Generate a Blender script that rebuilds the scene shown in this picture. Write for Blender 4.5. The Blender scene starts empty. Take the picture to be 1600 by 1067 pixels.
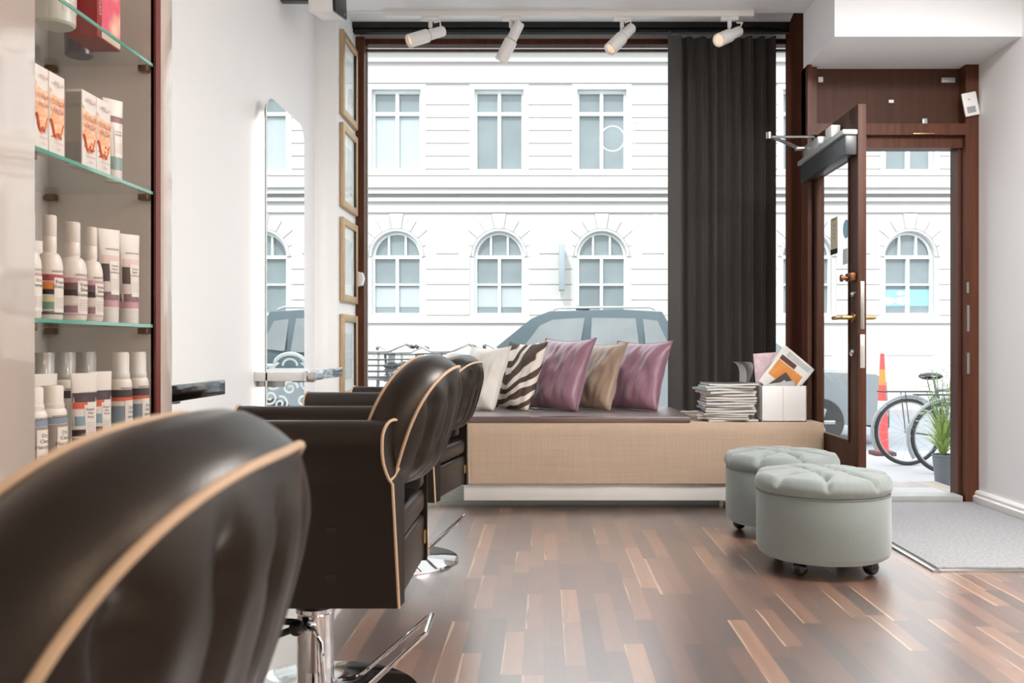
import bpy, bmesh, math, random
from mathutils import Vector, Matrix, noise
R = math.radians
PI = math.pi
rnd = random.Random(7)
scn = bpy.context.scene
C = scn.collection
F, U0, V0, H = 1400.0, 850.0, 540.0, 0.9      # focal length in pixels of the 1600 px frame, vanishing point, eye height

# ------------------------------------------------------------------ materials
def lin(c):
    def f(v):
        v /= 255.0
        return v / 12.92 if v <= 0.04045 else ((v + 0.055) / 1.055) ** 2.4
    return (f(c[0]), f(c[1]), f(c[2]), 1)

def new_mat(name):
    m = bpy.data.materials.new(name)
    m.use_nodes = True
    nt = m.node_tree
    return m, nt, nt.nodes['Principled BSDF']

def nd(nt, t, **kw):
    n = nt.nodes.new(t)
    for k, v in kw.items():
        if k in n.inputs:
            n.inputs[k].default_value = v
        else:
            setattr(n, k, v)
    return n

MATS = {}
def mat(name, col, rough=.5, metal=0, var=.06, scale=9, bump=0, bscale=60, stretch=(1, 1, 1), coat=0, sheen=0, spec=.5, emit=None, es=1):
    if name in MATS:
        return MATS[name]
    m, nt, b = new_mat(name)
    L = nt.links
    tc = nd(nt, 'ShaderNodeTexCoord')
    mp = nd(nt, 'ShaderNodeMapping')
    mp.inputs['Scale'].default_value = stretch
    L.new(tc.outputs['Object'], mp.inputs['Vector'])
    n = nd(nt, 'ShaderNodeTexNoise', Scale=scale, Detail=4.0)
    L.new(mp.outputs[0], n.inputs['Vector'])
    mx = nd(nt, 'ShaderNodeMix', data_type='RGBA')
    c = lin(col)
    mx.inputs[6].default_value = [v * (1 - var) for v in c[:3]] + [1]
    mx.inputs[7].default_value = [min(1, v * (1 + var)) for v in c[:3]] + [1]
    L.new(n.outputs['Fac'], mx.inputs[0])
    L.new(mx.outputs[2], b.inputs['Base Color'])
    b.inputs['Roughness'].default_value = rough
    b.inputs['Metallic'].default_value = metal
    b.inputs['Specular IOR Level'].default_value = spec
    b.inputs['Coat Weight'].default_value = coat
    b.inputs['Coat Roughness'].default_value = .08 if coat != .8 else .55
    if coat == .8: b.inputs['Coat IOR'].default_value = 1.9
    b.inputs['Sheen Weight'].default_value = sheen
    if bump:
        n2 = nd(nt, 'ShaderNodeTexNoise', Scale=bscale, Detail=3.0)
        L.new(mp.outputs[0], n2.inputs['Vector'])
        bp = nd(nt, 'ShaderNodeBump', Strength=bump, Distance=.004)
        L.new(n2.outputs['Fac'], bp.inputs['Height'])
        L.new(bp.outputs[0], b.inputs['Normal'])
    if emit:
        b.inputs['Emission Color'].default_value = lin(emit)
        b.inputs['Emission Strength'].default_value = es
    MATS[name] = m
    return m

def glass_mat(name, tint=(.97, .99, .98), refl=.12, rough=0.0, ior=1.45):
    m = bpy.data.materials.new(name)
    m.use_nodes = True
    nt = m.node_tree
    nt.nodes.clear()
    out = nd(nt, 'ShaderNodeOutputMaterial')
    t = nd(nt, 'ShaderNodeBsdfTransparent')
    t.inputs[0].default_value = (*tint, 1)
    g = nd(nt, 'ShaderNodeBsdfGlossy', Roughness=rough)
    fr = nd(nt, 'ShaderNodeFresnel', IOR=ior)
    mu = nd(nt, 'ShaderNodeMath', operation='MULTIPLY')
    mu.inputs[1].default_value = refl
    ge = nd(nt, 'ShaderNodeNewGeometry')
    fb = nd(nt, 'ShaderNodeMath', operation='SUBTRACT'); fb.inputs[0].default_value = 1
    nt.links.new(ge.outputs['Backfacing'], fb.inputs[1])
    m3 = nd(nt, 'ShaderNodeMath', operation='MULTIPLY')
    nt.links.new(fr.outputs[0], m3.inputs[0]); nt.links.new(fb.outputs[0], m3.inputs[1])
    nt.links.new(m3.outputs[0], mu.inputs[0])
    mx = nd(nt, 'ShaderNodeMixShader')
    nt.links.new(mu.outputs[0], mx.inputs[0])
    nt.links.new(t.outputs[0], mx.inputs[1])
    nt.links.new(g.outputs[0], mx.inputs[2])
    nt.links.new(mx.outputs[0], out.inputs[0])
    return m

def floor_mat():
    m, nt, b = new_mat('walnut_strip_floor')
    L = nt.links
    tc = nd(nt, 'ShaderNodeTexCoord')
    sp = nd(nt, 'ShaderNodeSeparateXYZ')
    L.new(tc.outputs['Object'], sp.inputs[0])
    def M(op, a, bv=None, c=None):
        n = nd(nt, 'ShaderNodeMath', operation=op)
        for i, v in enumerate((a, bv, c)):
            if v is None: continue
            if hasattr(v, 'links'): L.new(v, n.inputs[i])
            else: n.inputs[i].default_value = v
        return n.outputs[0]
    xs = M('DIVIDE', sp.outputs[0], .06)
    col = M('FLOOR', xs)
    fx = M('SUBTRACT', xs, col)
    w1 = nd(nt, 'ShaderNodeTexWhiteNoise', noise_dimensions='1D')
    L.new(col, w1.inputs['W'])
    ln = M('ADD', M('MULTIPLY', w1.outputs['Value'], .35), .34)
    off = M('MULTIPLY', w1.outputs['Value'], 17.3)
    ys = M('ADD', M('DIVIDE', sp.outputs[1], ln), off)
    row = M('FLOOR', ys)
    fy = M('SUBTRACT', ys, row)
    cb = nd(nt, 'ShaderNodeCombineXYZ')
    L.new(col, cb.inputs[0]); L.new(row, cb.inputs[1])
    w2 = nd(nt, 'ShaderNodeTexWhiteNoise', noise_dimensions='3D')
    L.new(cb.outputs[0], w2.inputs['Vector'])
    # grain, shifted per strip
    mv = nd(nt, 'ShaderNodeVectorMath', operation='MULTIPLY')
    L.new(tc.outputs['Object'], mv.inputs[0]); mv.inputs[1].default_value = (26, 2.2, 1)
    av = nd(nt, 'ShaderNodeVectorMath', operation='ADD')
    sc = nd(nt, 'ShaderNodeVectorMath', operation='SCALE'); sc.inputs['Scale'].default_value = 30
    L.new(w2.outputs['Color'], sc.inputs[0])
    L.new(mv.outputs[0], av.inputs[0]); L.new(sc.outputs[0], av.inputs[1])
    gn = nd(nt, 'ShaderNodeTexNoise', Scale=1.6, Detail=6.0, Distortion=.6)
    L.new(av.outputs[0], gn.inputs['Vector'])
    f = M('ADD', M('MULTIPLY', w2.outputs['Value'], .72), M('MULTIPLY', gn.outputs['Fac'], .34))
    rp = nd(nt, 'ShaderNodeValToRGB')
    e = rp.color_ramp.elements
    e[0].position = .1; e[0].color = lin((56, 35, 26))
    e[1].position = .95; e[1].color = lin((160, 114, 80))
    for p, c in ((.35, (84, 53, 37)), (.6, (110, 72, 50)), (.8, (136, 92, 64))):
        k = rp.color_ramp.elements.new(p); k.color = lin(c)
    L.new(f, rp.inputs[0])
    # pale sapwood streaks along a strip edge
    mv2 = nd(nt, 'ShaderNodeVectorMath', operation='MULTIPLY')
    L.new(tc.outputs['Object'], mv2.inputs[0]); mv2.inputs[1].default_value = (1, 2.6, 1)
    av2 = nd(nt, 'ShaderNodeVectorMath', operation='ADD')
    L.new(mv2.outputs[0], av2.inputs[0]); L.new(sc.outputs[0], av2.inputs[1])
    sn = nd(nt, 'ShaderNodeTexNoise', Scale=1.0, Detail=2.0)
    L.new(av2.outputs[0], sn.inputs['Vector'])
    edge = M('ADD', M('MULTIPLY', M('SUBTRACT', sn.outputs['Fac'], .5), .7), .07)
    streak = M('LESS_THAN', fx, edge)
    pick = M('GREATER_THAN', w2.outputs['Value'], .7)
    st = M('MULTIPLY', M('MULTIPLY', streak, pick), .85)
    mx = nd(nt, 'ShaderNodeMix', data_type='RGBA')
    L.new(st, mx.inputs[0]); L.new(rp.outputs[0], mx.inputs[6]); mx.inputs[7].default_value = lin((198, 164, 130))
    # thin dark joints
    j = M('MINIMUM', M('MINIMUM', fx, M('SUBTRACT', 1, fx)), M('MULTIPLY', M('MINIMUM', fy, M('SUBTRACT', 1, fy)), 6))
    jm = M('MULTIPLY', M('LESS_THAN', j, .02), .45)
    mx2 = nd(nt, 'ShaderNodeMix', data_type='RGBA')
    L.new(jm, mx2.inputs[0]); L.new(mx.outputs[2], mx2.inputs[6]); mx2.inputs[7].default_value = lin((52, 34, 26))
    L.new(mx2.outputs[2], b.inputs['Base Color'])
    rr = M('ADD', M('MULTIPLY', gn.outputs['Fac'], .08), .2)
    L.new(rr, b.inputs['Roughness'])
    b.inputs['Specular IOR Level'].default_value = .7
    b.inputs['Coat Weight'].default_value = 1
    b.inputs['Coat IOR'].default_value = 3.9
    b.inputs['Coat Roughness'].default_value = .33
    return m

def zebra_mat():
    m, nt, b = new_mat('zebra_print_fabric')
    L = nt.links
    tc = nd(nt, 'ShaderNodeTexCoord')
    mp = nd(nt, 'ShaderNodeMapping'); mp.inputs['Rotation'].default_value = (0, R(-52), 0)
    L.new(tc.outputs['Object'], mp.inputs[0])
    w = nd(nt, 'ShaderNodeTexWave', Scale=4.6, Distortion=9.0, Detail=1.0)
    w.inputs['Detail Scale'].default_value = .9
    w.bands_direction = 'X'
    L.new(mp.outputs[0], w.inputs['Vector'])
    rp = nd(nt, 'ShaderNodeValToRGB')
    e = rp.color_ramp.elements
    e[0].position = .50; e[0].color = lin((84, 66, 55))
    e[1].position = .55; e[1].color = lin((232, 224, 214))
    L.new(w.outputs['Fac'], rp.inputs[0]); L.new(rp.outputs[0], b.inputs['Base Color'])
    b.inputs['Roughness'].default_value = .85
    return m

def weave_mat(name, col, var=.12, rough=.9, sc=70):
    m, nt, b = new_mat(name)
    L = nt.links
    tc = nd(nt, 'ShaderNodeTexCoord')
    outs = []
    for s in ((3, 90, 90), (90, 90, 3)):
        mp = nd(nt, 'ShaderNodeMapping'); mp.inputs['Scale'].default_value = s
        L.new(tc.outputs['Object'], mp.inputs[0])
        n = nd(nt, 'ShaderNodeTexNoise', Scale=1.3, Detail=3.0)
        L.new(mp.outputs[0], n.inputs['Vector']); outs.append(n.outputs['Fac'])
    a = nd(nt, 'ShaderNodeMath', operation='ADD'); L.new(outs[0], a.inputs[0]); L.new(outs[1], a.inputs[1])
    rp = nd(nt, 'ShaderNodeValToRGB')
    c = lin(col)
    rp.color_ramp.elements[0].position = .36; rp.color_ramp.elements[1].position = .66
    rp.color_ramp.elements[0].color = [v * (1 - var) for v in c[:3]] + [1]
    rp.color_ramp.elements[1].color = [min(1, v * (1 + var)) for v in c[:3]] + [1]
    h = nd(nt, 'ShaderNodeMath', operation='MULTIPLY'); h.inputs[1].default_value = .5
    L.new(a.outputs[0], h.inputs[0]); L.new(h.outputs[0], rp.inputs[0])
    L.new(rp.outputs[0], b.inputs['Base Color'])
    bp = nd(nt, 'ShaderNodeBump', Strength=.25, Distance=.003)
    L.new(a.outputs[0], bp.inputs['Height']); L.new(bp.outputs[0], b.inputs['Normal'])
    b.inputs['Roughness'].default_value = rough
    b.inputs['Sheen Weight'].default_value = .15
    return m

def wood_mat(name, col, dark=.55, rough=.4):
    m, nt, b = new_mat(name)
    b.inputs['Specular IOR Level'].default_value = .18
    L = nt.links
    tc = nd(nt, 'ShaderNodeTexCoord')
    mp = nd(nt, 'ShaderNodeMapping'); mp.inputs['Scale'].default_value = (30, 30, 1.6)
    L.new(tc.outputs['Object'], mp.inputs[0])
    n = nd(nt, 'ShaderNodeTexNoise', Scale=1.5, Detail=6.0, Distortion=.5)
    L.new(mp.outputs[0], n.inputs['Vector'])
    rp = nd(nt, 'ShaderNodeValToRGB')
    c = lin(col)
    rp.color_ramp.elements[0].position = .3; rp.color_ramp.elements[1].position = .7
    rp.color_ramp.elements[0].color = [v * dark for v in c[:3]] + [1]
    rp.color_ramp.elements[1].color = c
    L.new(n.outputs['Fac'], rp.inputs[0]); L.new(rp.outputs[0], b.inputs['Base Color'])
    b.inputs['Roughness'].default_value = rough
    return m

M_FLOOR = floor_mat()
M_TILE = mat('pale_grey_tile', (196, 192, 186), .25, var=.05, scale=5)
M_WALL = mat('white_wall_paint', (240, 240, 240), .55, var=.01, scale=3, bump=.05, bscale=90)
M_CEIL = mat('white_ceiling_paint', (229, 230, 231), .8, var=.01, scale=3)
M_LACQ = mat('glossy_cream_lacquer', (200, 185, 174), .06, var=.01, scale=2, coat=.5)
M_CABIN = mat('taupe_cabinet_lining', (212, 204, 197), .5, var=.02, scale=4)
M_REDEDGE = mat('red_brown_edge_band', (112, 48, 38), .4)
M_GLASS = glass_mat('window_glass', (.985, .995, .99), .5)
M_SHELFGLASS = glass_mat('shelf_glass', (.95, .98, .97), .8)
M_GEDGE = mat('green_glass_edge', (104, 168, 152), .08, var=.12, scale=14, coat=1)
M_CLIP = mat('brown_bronze_clip', (126, 100, 78), .3, .8)
M_CHROME = mat('polished_chrome', (222, 222, 224), .06, 1, var=.01)
M_STEEL = mat('brushed_steel', (176, 176, 172), .3, 1, var=.05, scale=30)
M_BRASS = mat('worn_brass', (190, 158, 104), .28, 1, var=.12, scale=30)
M_BLACK = mat('black_plastic', (20, 19, 19), .4, var=.1)
M_DARKGREY = mat('dark_grey_metal', (72, 74, 76), .38, .5, var=.08)
M_LGREY = mat('light_grey_metal', (176, 178, 178), .35, .4, var=.05)
M_WHITEP = mat('white_plastic', (232, 231, 229), .35, var=.02)
M_LEATHER = mat('dark_brown_leather', (27, 22, 20), .34, var=.15, scale=14, bump=.1, bscale=420, spec=.5)
M_LEATHER.node_tree.nodes['Principled BSDF'].inputs['Specular Tint'].default_value = (1, .88, .78, 1)  # warm tint puts the brown lamplight sheen into the leather's highlights
M_PIPE = mat('beige_leather_piping', (204, 174, 144), .45, var=.08, scale=20)
M_MIRROR = mat('mirror_silver', (244, 247, 246), .0, 1, var=.0)
M_LED = mat('led_strip_light', (255, 255, 255), .5, emit=(255, 252, 246), es=14)
M_WOOD = wood_mat('dark_mahogany', (84, 53, 40), .6, .5)
M_WOOD2 = wood_mat('red_mahogany_trim', (96, 58, 42), .6, .4)
M_TRIM = wood_mat('matte_mahogany_lining', (84, 52, 40), .65, 1)
M_TRIM.node_tree.nodes['Principled BSDF'].inputs['Specular IOR Level'].default_value = 0
M_BOARD = wood_mat('mahogany_board', (78, 50, 38), .75, .5)
M_CURTAIN = mat('charcoal_curtain_cloth', (60, 55, 51), .9, var=.12, scale=4, stretch=(30, 30, 1), sheen=.2)
M_BENCH = weave_mat('beige_woven_upholstery', (180, 157, 136), .05)
M_SEATPAD = mat('brown_leather_pad', (84, 58, 52), .36, var=.08, scale=8, bump=.06, bscale=120, spec=1, coat=.8)
M_PLINTH = mat('white_painted_board', (214, 210, 204), .45, var=.02)
M_HEATER = mat('grey_painted_panel', (176, 182, 178), .5, var=.03)
M_VELVET = mat('grey_green_velvet', (127, 135, 132), .8, var=.07, scale=6, bump=.12, bscale=200, sheen=.35)
M_MAT = mat('grey_ribbed_carpet', (152, 152, 154), .95, var=.45, scale=75, bump=.6, bscale=150)
M_PAPER = mat('magazine_paper', (204, 201, 196), .6, var=.05, scale=120, stretch=(1, 1, 12))
M_GOLD = mat('gilded_picture_frame', (186, 158, 122), .4, .35, var=.12, scale=20)
M_STONE = mat('white_render_stone', (198, 197, 193), .9, var=.015, scale=1.2)
M_PANE = mat('facade_window_glass', (126, 138, 140), .15, var=.25, scale=1.6, spec=.9)
M_FRAMEW = mat('white_window_frame', (232, 237, 238), .5, var=.01)
M_PAVE = mat('pale_paving', (168, 168, 168), .85, var=.04, scale=3)
M_STREET = mat('grey_asphalt', (140, 146, 150), .9, var=.06, scale=6)
M_TYRE = mat('black_rubber', (52, 54, 56), .7, var=.1)

# ------------------------------------------------------------------ mesh builder
class MB:
    def __init__(s): s.b = bmesh.new()
    def box(s, x0, x1, y0, y1, z0, z1, r=0, seg=2, M=None):
        vs = [s.b.verts.new((x, y, z)) for x in (x0, x1) for y in (y0, y1) for z in (z0, z1)]
        fs = [s.b.faces.new([vs[i] for i in q]) for q in ((0, 1, 3, 2), (4, 6, 7, 5), (0, 4, 5, 1), (2, 3, 7, 6), (0, 2, 6, 4), (1, 5, 7, 3))]
        if r:
            es = {e for f in fs for e in f.edges}
            res = bmesh.ops.bevel(s.b, geom=list(es), offset=r, segments=seg, affect='EDGES', profile=.5)
            vs = list({v for f in res['faces'] for v in f.verts} | {v for v in vs if v.is_valid})
        if M is not None: bmesh.ops.transform(s.b, matrix=M, verts=[v for v in vs if v.is_valid])
        return s
    def grid(s, n, m, fn, cu=False, cv=False):
        g = [[s.b.verts.new(fn(i, j)) for j in range(m)] for i in range(n)]
        for i in range(n if cu else n - 1):
            for j in range(m if cv else m - 1):
                q = [g[i][j], g[(i + 1) % n][j], g[(i + 1) % n][(j + 1) % m], g[i][(j + 1) % m]]
                try: s.b.faces.new(q)
                except ValueError: pass
        return g
    def lathe(s, prof, n=24, c=(0, 0, 0), M=None, cap=True):
        def fn(i, j):
            a = 2 * PI * i / n
            v = Vector((prof[j][0] * math.cos(a), prof[j][0] * math.sin(a), prof[j][1]))
            if M is not None: v = M @ v
            return v + Vector(c)
        g = s.grid(n, len(prof), fn, cu=True)
        if cap:
            for j in (0, len(prof) - 1):
                if prof[j][0] > 1e-5:
                    s.b.faces.new([g[i][j] for i in range(n)])
        return s
    def tube(s, pts, r, n=8, closed=False, taper=None, cap=True):
        pts = [Vector(p) for p in pts]
        N = len(pts)
        rings = []
        up = None
        for i, p in enumerate(pts):
            if closed: d = pts[(i + 1) % N] - pts[i - 1]
            else: d = pts[min(i + 1, N - 1)] - pts[max(i - 1, 0)]
            if d.length < 1e-9: d = Vector((0, 0, 1))
            d.normalize()
            if up is None:
                up = d.orthogonal().normalized()
            else:
                up = (up - d * up.dot(d))
                up = up.normalized() if up.length > 1e-6 else d.orthogonal().normalized()
            w = d.cross(up)
            rr = r if taper is None else r * (taper[0] + (taper[1] - taper[0]) * i / max(1, N - 1))
            rings.append([s.b.verts.new(p + (up * math.cos(2 * PI * k / n) + w * math.sin(2 * PI * k / n)) * rr) for k in range(n)])
        for i in range(N if closed else N - 1):
            a, b = rings[i], rings[(i + 1) % N]
            for k in range(n):
                s.b.faces.new((a[k], a[(k + 1) % n], b[(k + 1) % n], b[k]))
        if cap and not closed:
            s.b.faces.new(rings[0]); s.b.faces.new(rings[-1])
        return s
    def cyl(s, p, q, r, n=16, r2=None):
        return s.tube([p, q], r, n, taper=(1, 1 if r2 is None else r2 / r))
    def prism(s, poly, ax, a, b):
        def P(u, v, w): return {'x': (w, u, v), 'y': (u, w, v), 'z': (u, v, w)}[ax]
        A = [s.b.verts.new(P(u, v, a)) for u, v in poly]
        B = [s.b.verts.new(P(u, v, b)) for u, v in poly]
        n = len(poly)
        s.b.faces.new(A); s.b.faces.new(B)
        for i in range(n): s.b.faces.new((A[i], A[(i + 1) % n], B[(i + 1) % n], B[i]))
        return s
    def ball(s, c, r, seg=14, sc=(1, 1, 1)):
        prof = [(r * math.sin(PI * k / 8), -r * math.cos(PI * k / 8)) for k in range(9)]
        return s.lathe([(p[0], p[1] * sc[2]) for p in prof], seg, c, M=Matrix.Diagonal((sc[0], sc[1], 1)), cap=False)
    def build(s, name, m, parent=None, loc=(0, 0, 0), rot=(0, 0, 0), flat=False, ang=38):
        bmesh.ops.remove_doubles(s.b, verts=s.b.verts, dist=1e-6)
        bmesh.ops.recalc_face_normals(s.b, faces=s.b.faces)
        me = bpy.data.meshes.new(name)
        s.b.to_mesh(me); s.b.free()
        if not flat:
            me.polygons.foreach_set('use_smooth', [True] * len(me.polygons))
            me.set_sharp_from_angle(angle=R(ang))
        me.materials.append(m)
        o = bpy.data.objects.new(name, me)
        C.objects.link(o)
        o.parent = parent
        o.location = loc; o.rotation_euler = rot
        return o

def tag(o, label, cat, group=None):
    o['label'] = label; o['category'] = cat
    if group: o['group'] = group
    return o
def thing(name, label, cat, loc=(0, 0, 0), rz=0, group=None):
    o = bpy.data.objects.new(name, None); C.objects.link(o)
    o.empty_display_size = .1
    o.location = loc; o.rotation_euler = (0, 0, rz)
    return tag(o, label, cat, group)
def struct(o):
    o['kind'] = 'structure'; return o
def dup(o, parent=None):
    c = o.copy(); C.objects.link(c); c.parent = parent
    for ch in o.children: dup(ch, c)
    return c
def bx(name, m, x0, x1, y0, y1, z0, z1, parent=None, r=0, **k):
    return MB().box(x0, x1, y0, y1, z0, z1, r).build(name, m, parent, **k)

TXT = {}
def text_geo(txt, size):
    key = (txt, size)
    if key not in TXT:
        cu = bpy.data.curves.new('lettering_source', 'FONT')
        cu.body = txt; cu.size = size; cu.resolution_u = 2 if size < .1 else 10
        ob = bpy.data.objects.new('lettering_source', cu)
        C.objects.link(ob)
        dg = bpy.context.evaluated_depsgraph_get()
        dg.update()
        me = bpy.data.meshes.new_from_object(ob.evaluated_get(dg))
        vs = [v.co.copy() for v in me.vertices]; fs = [tuple(p.vertices) for p in me.polygons]
        bpy.data.objects.remove(ob); bpy.data.curves.remove(cu); bpy.data.meshes.remove(me)
        xs = [v.x for v in vs] or [0]
        w = (min(xs) + max(xs)) / 2
        TXT[key] = ([(v.x - w, v.y) for v in vs], fs)
    return TXT[key]
def lettering(lines, m, parent, fn, name='lettering'):
    """lines = [(text, size, u, v)], fn maps (u, v) on the label to local 3D"""
    me = bpy.data.meshes.new(name)
    V, Fc = [], []
    for t, sz, u, v in lines:
        vs, fs = text_geo(t, sz)
        k = len(V)
        V += [fn(u + a, v + b) for a, b in vs]
        Fc += [tuple(i + k for i in f) for f in fs]
    me.from_pydata(V, [], Fc); me.materials.append(m)
    o = bpy.data.objects.new(name, me); C.objects.link(o); o.parent = parent
    return o

# ------------------------------------------------------------------ camera, world, lights
cam = bpy.data.cameras.new('camera'); co = bpy.data.objects.new('camera', cam)
C.objects.link(co); co.location = (0, 0, H); co.rotation_euler = (R(90), 0, 0)
cam.sensor_width = 36; cam.lens = F / 1600 * 36
cam.shift_x = -(U0 - 800) / 1600; cam.shift_y = (V0 - 533.5) / 1600
cam.clip_start = .05
cam.dof.use_dof = True; cam.dof.focus_distance = 3.9; cam.dof.aperture_fstop = 7
scn.camera = co
scn.view_settings.view_transform = 'Standard'; scn.view_settings.look = 'None'
scn.view_settings.gamma = 1; scn.view_settings.use_curve_mapping = False
scn.view_settings.exposure = 0.0
scn.cycles.max_bounces = 12; scn.cycles.transparent_max_bounces = 24
scn.cycles.use_denoising = True
scn.cycles.sample_clamp_indirect = 6

w = bpy.data.worlds.new('world'); scn.world = w; w.use_nodes = True
bg = w.node_tree.nodes['Background']
tcw = nd(w.node_tree, 'ShaderNodeTexCoord'); spw = nd(w.node_tree, 'ShaderNodeSeparateXYZ')
w.node_tree.links.new(tcw.outputs['Generated'], spw.inputs[0])
rw = nd(w.node_tree, 'ShaderNodeValToRGB')
rw.color_ramp.elements[0].position = .0; rw.color_ramp.elements[0].color = (.97, .985, 1, 1)
rw.color_ramp.elements[1].position = .55; rw.color_ramp.elements[1].color = (2.5, 2.6, 2.75, 1)
w.node_tree.links.new(spw.outputs[2], rw.inputs[0]); w.node_tree.links.new(rw.outputs[0], bg.inputs[0])
bg.inputs[1].default_value = 1.25

def light(name, kind, loc, rot, energy, col=(1, 1, 1), sx=1, sy=1, **k):
    l = bpy.data.lights.new(name, kind); l.energy = energy; l.color = col
    if kind == 'AREA': l.shape = 'RECTANGLE'; l.size = sx; l.size_y = sy
    for a, b in k.items(): setattr(l, a, b)
    o = bpy.data.objects.new(name, l); C.objects.link(o); o.location = loc; o.rotation_euler = rot
    return o
light('sun', 'SUN', (0, -5, 12), (R(48), 0, R(-18)), 2.3, (1, .98, .95), angle=R(2))
light('window_portal', 'AREA', (.2, 6.05, 1.65), (R(90), 0, 0), 1, sx=2.9, sy=2.6).data.cycles.is_portal = True
for px, py, en, cl in ((2.0, -1.7, 34, (1, .8, .62)), (1.9, .5, 26, (1, .84, .7)), (1.85, 2.9, 118, (1, .98, .965))):  # unseen; warm pair as the room's lamps, neutral one added to brighten right wall
    light('room_fill_light', 'AREA', (px, py, 2.82), (0, 0, 0), en, cl, sx=.8, sy=.9)

# ------------------------------------------------------------------ room shell
struct(bx('floor', M_FLOOR, -.69, 2.6, -3, 5.95, -.1, 0))
struct(bx('floor', M_TILE, -1.5, -.69, -3, 5.95, -.1, 0))
struct(bx('ceiling', M_CEIL, -1.5, 2.6, -3.1, 5.99, 2.96, 3.06))
struct(bx('ceiling', M_CEIL, -1.22, 2.475, -3, 5.2, 2.83, 2.955))
struct(bx('wall_left', M_WALL, -1.5, -1.35, -3.1, 5.99, 0, 2.96))
struct(bx('wall_right', M_WALL, 2.475, 2.62, -3.1, 5.3, 0, 2.96))
struct(bx('wall_back', M_WALL, -1.5, 2.6, -3.1, -3, 0, 2.96))
fw = MB().box(-1.35, -1.22, 5.28, 5.99, 0, 2.96).box(-1.22, 1.62, 5.87, 5.99, -.5, .44).box(-1.22, 1.62, 5.93, 5.99, 2.9, 2.96)
fw.box(-14, -1.35, 5.9, 5.99, -.5, 3.4).box(2.62, 14, 5.2, 5.3, -.5, 3.4).box(-1.5, 14, 5.85, 5.99, 3.06, 3.4)
struct(fw.build('wall_front', M_WALL))
struct(bx('ceiling_soffit', M_CEIL, 1.505, 2.475, 4.64, 5.2, 2.5, 2.828))
struct(MB().prism([(2.475, 0), (2.44, 0), (2.44, .045), (2.452, .052), (2.452, .066), (2.463, .078), (2.475, .078)], 'y', -3, 5.14).build('baseboard_right', M_WHITEP))
struct(MB().box(-1.22, -1.35 + .13 + 2.8, 5.84, 5.87, 0, .44).build('baseboard_front', M_HEATER))
# window niche: frame, glass, side lining
wf = thing('window_1', 'large shop window with dark wooden frame', 'window'); struct(wf)
fr = MB().box(-1.22, -1.165, 5.8, 5.92, .42, 2.9).box(-1.165, 1.62, 5.84, 5.92, 2.865, 2.9).box(-1.165, 1.6, 5.87, 5.9, 2.83, 2.842)
fr.box(-1.165, 1.62, 5.8, 5.99, .42, .455)
fr.build('frame', M_WOOD2, wf)
MB().box(-1.172, -1.158, 5.885, 5.9, .455, 2.865).build('seal', M_LGREY, wf)
bx('pane', M_GLASS, -1.165, 1.62, 5.895, 5.903, .455, 2.865, wf)
vm, vnt, vb = new_mat('white_vinyl_film')
vb.inputs['Base Color'].default_value = (.9, .9, .9, 1)
vtr = nd(vnt, 'ShaderNodeBsdfTranslucent'); vtr.inputs[0].default_value = (.95, .95, .95, 1)
vmx = nd(vnt, 'ShaderNodeMixShader'); vmx.inputs[0].default_value = .85
vnt.links.new(vb.outputs[0], vmx.inputs[1]); vnt.links.new(vtr.outputs[0], vmx.inputs[2])
vnt.links.new(vmx.outputs[0], vnt.nodes['Material Output'].inputs[0])
ringb = MB()
ringb.grid(48, 2, lambda i, j: (.45 + (.086 - j * (.008 + .005 * abs(math.cos(2 * PI * i / 48 + .5)))) * math.cos(2 * PI * i / 48), 5.892, 2.262 + (.086 - j * .008) * math.sin(2 * PI * i / 48)), cu=True)
ringb.build('lettering', vm, wf)
bmI = MB().box(.585, .597, 5.889, 5.893, 2.19, 2.36).box(.567, .615, 5.889, 5.893, 2.18, 2.188).box(.567, .615, 5.889, 5.893, 2.362, 2.37)
bmI.build('lettering', vm, wf)
struct(MB().prism([(1.585, 5.88), (1.5, 5.2), (1.524, 5.2), (1.64, 5.88)], 'z', 0, 2.955).build('trim_1', M_TRIM))
# door frame
df = MB().box(1.5, 1.524, 5.1, 5.22, 0, 2.5).box(1.5, 1.565, 5.14, 5.22, 2.1, 2.5)
df.box(2.4, 2.475, 5.1, 5.26, 0, 2.5).box(1.524, 2.4, 5.1, 5.22, 2.1, 2.165).box(1.54, 2.4, 5.14, 5.24, 2.035, 2.1)
df.box(2.385, 2.4, 5.16, 5.26, 0, 2.04)
t2 = df.build('trim_2', M_WOOD2); struct(t2)
bx('transom_board', M_BOARD, 1.56, 2.405, 5.18, 5.2, 2.165, 2.5, t2)
bx('strike_plate', M_STEEL, 2.405, 2.42, 5.095, 5.1, .98, 1.13, t2)
bx('strike_plate', M_STEEL, 2.405, 2.42, 5.095, 5.1, .74, .86, t2)
bx('strike_plate', M_STEEL, 2.403, 2.417, 5.095, 5.1, 1.2, 1.26, t2)
MB().box(1.58, 1.61, 5.165, 5.18, 2.42, 2.45, .003).build('magnet_contact', M_WHITEP, t2)
MB().box(2.29, 2.37, 5.16, 5.18, 2.415, 2.445, .003).build('magnet_contact', M_LGREY, t2)
MB().box(1.99, 2.02, 5.17, 5.18, 2.3, 2.32, .004).build('magnet_contact', M_WHITEP, t2)
MB().box(2.18, 2.21, 5.16, 5.18, 2.17, 2.21, .004).build('magnet_contact', M_LGREY, t2)
MB().box(1.74, 1.83, 5.09, 5.14, 2.066, 2.086, .006).build('magnet_contact', M_WHITEP, t2)
MB().box(2.1, 2.22, 5.09, 5.14, 2.102, 2.108, .001).build('latch_plate', M_BRASS, t2)
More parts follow.
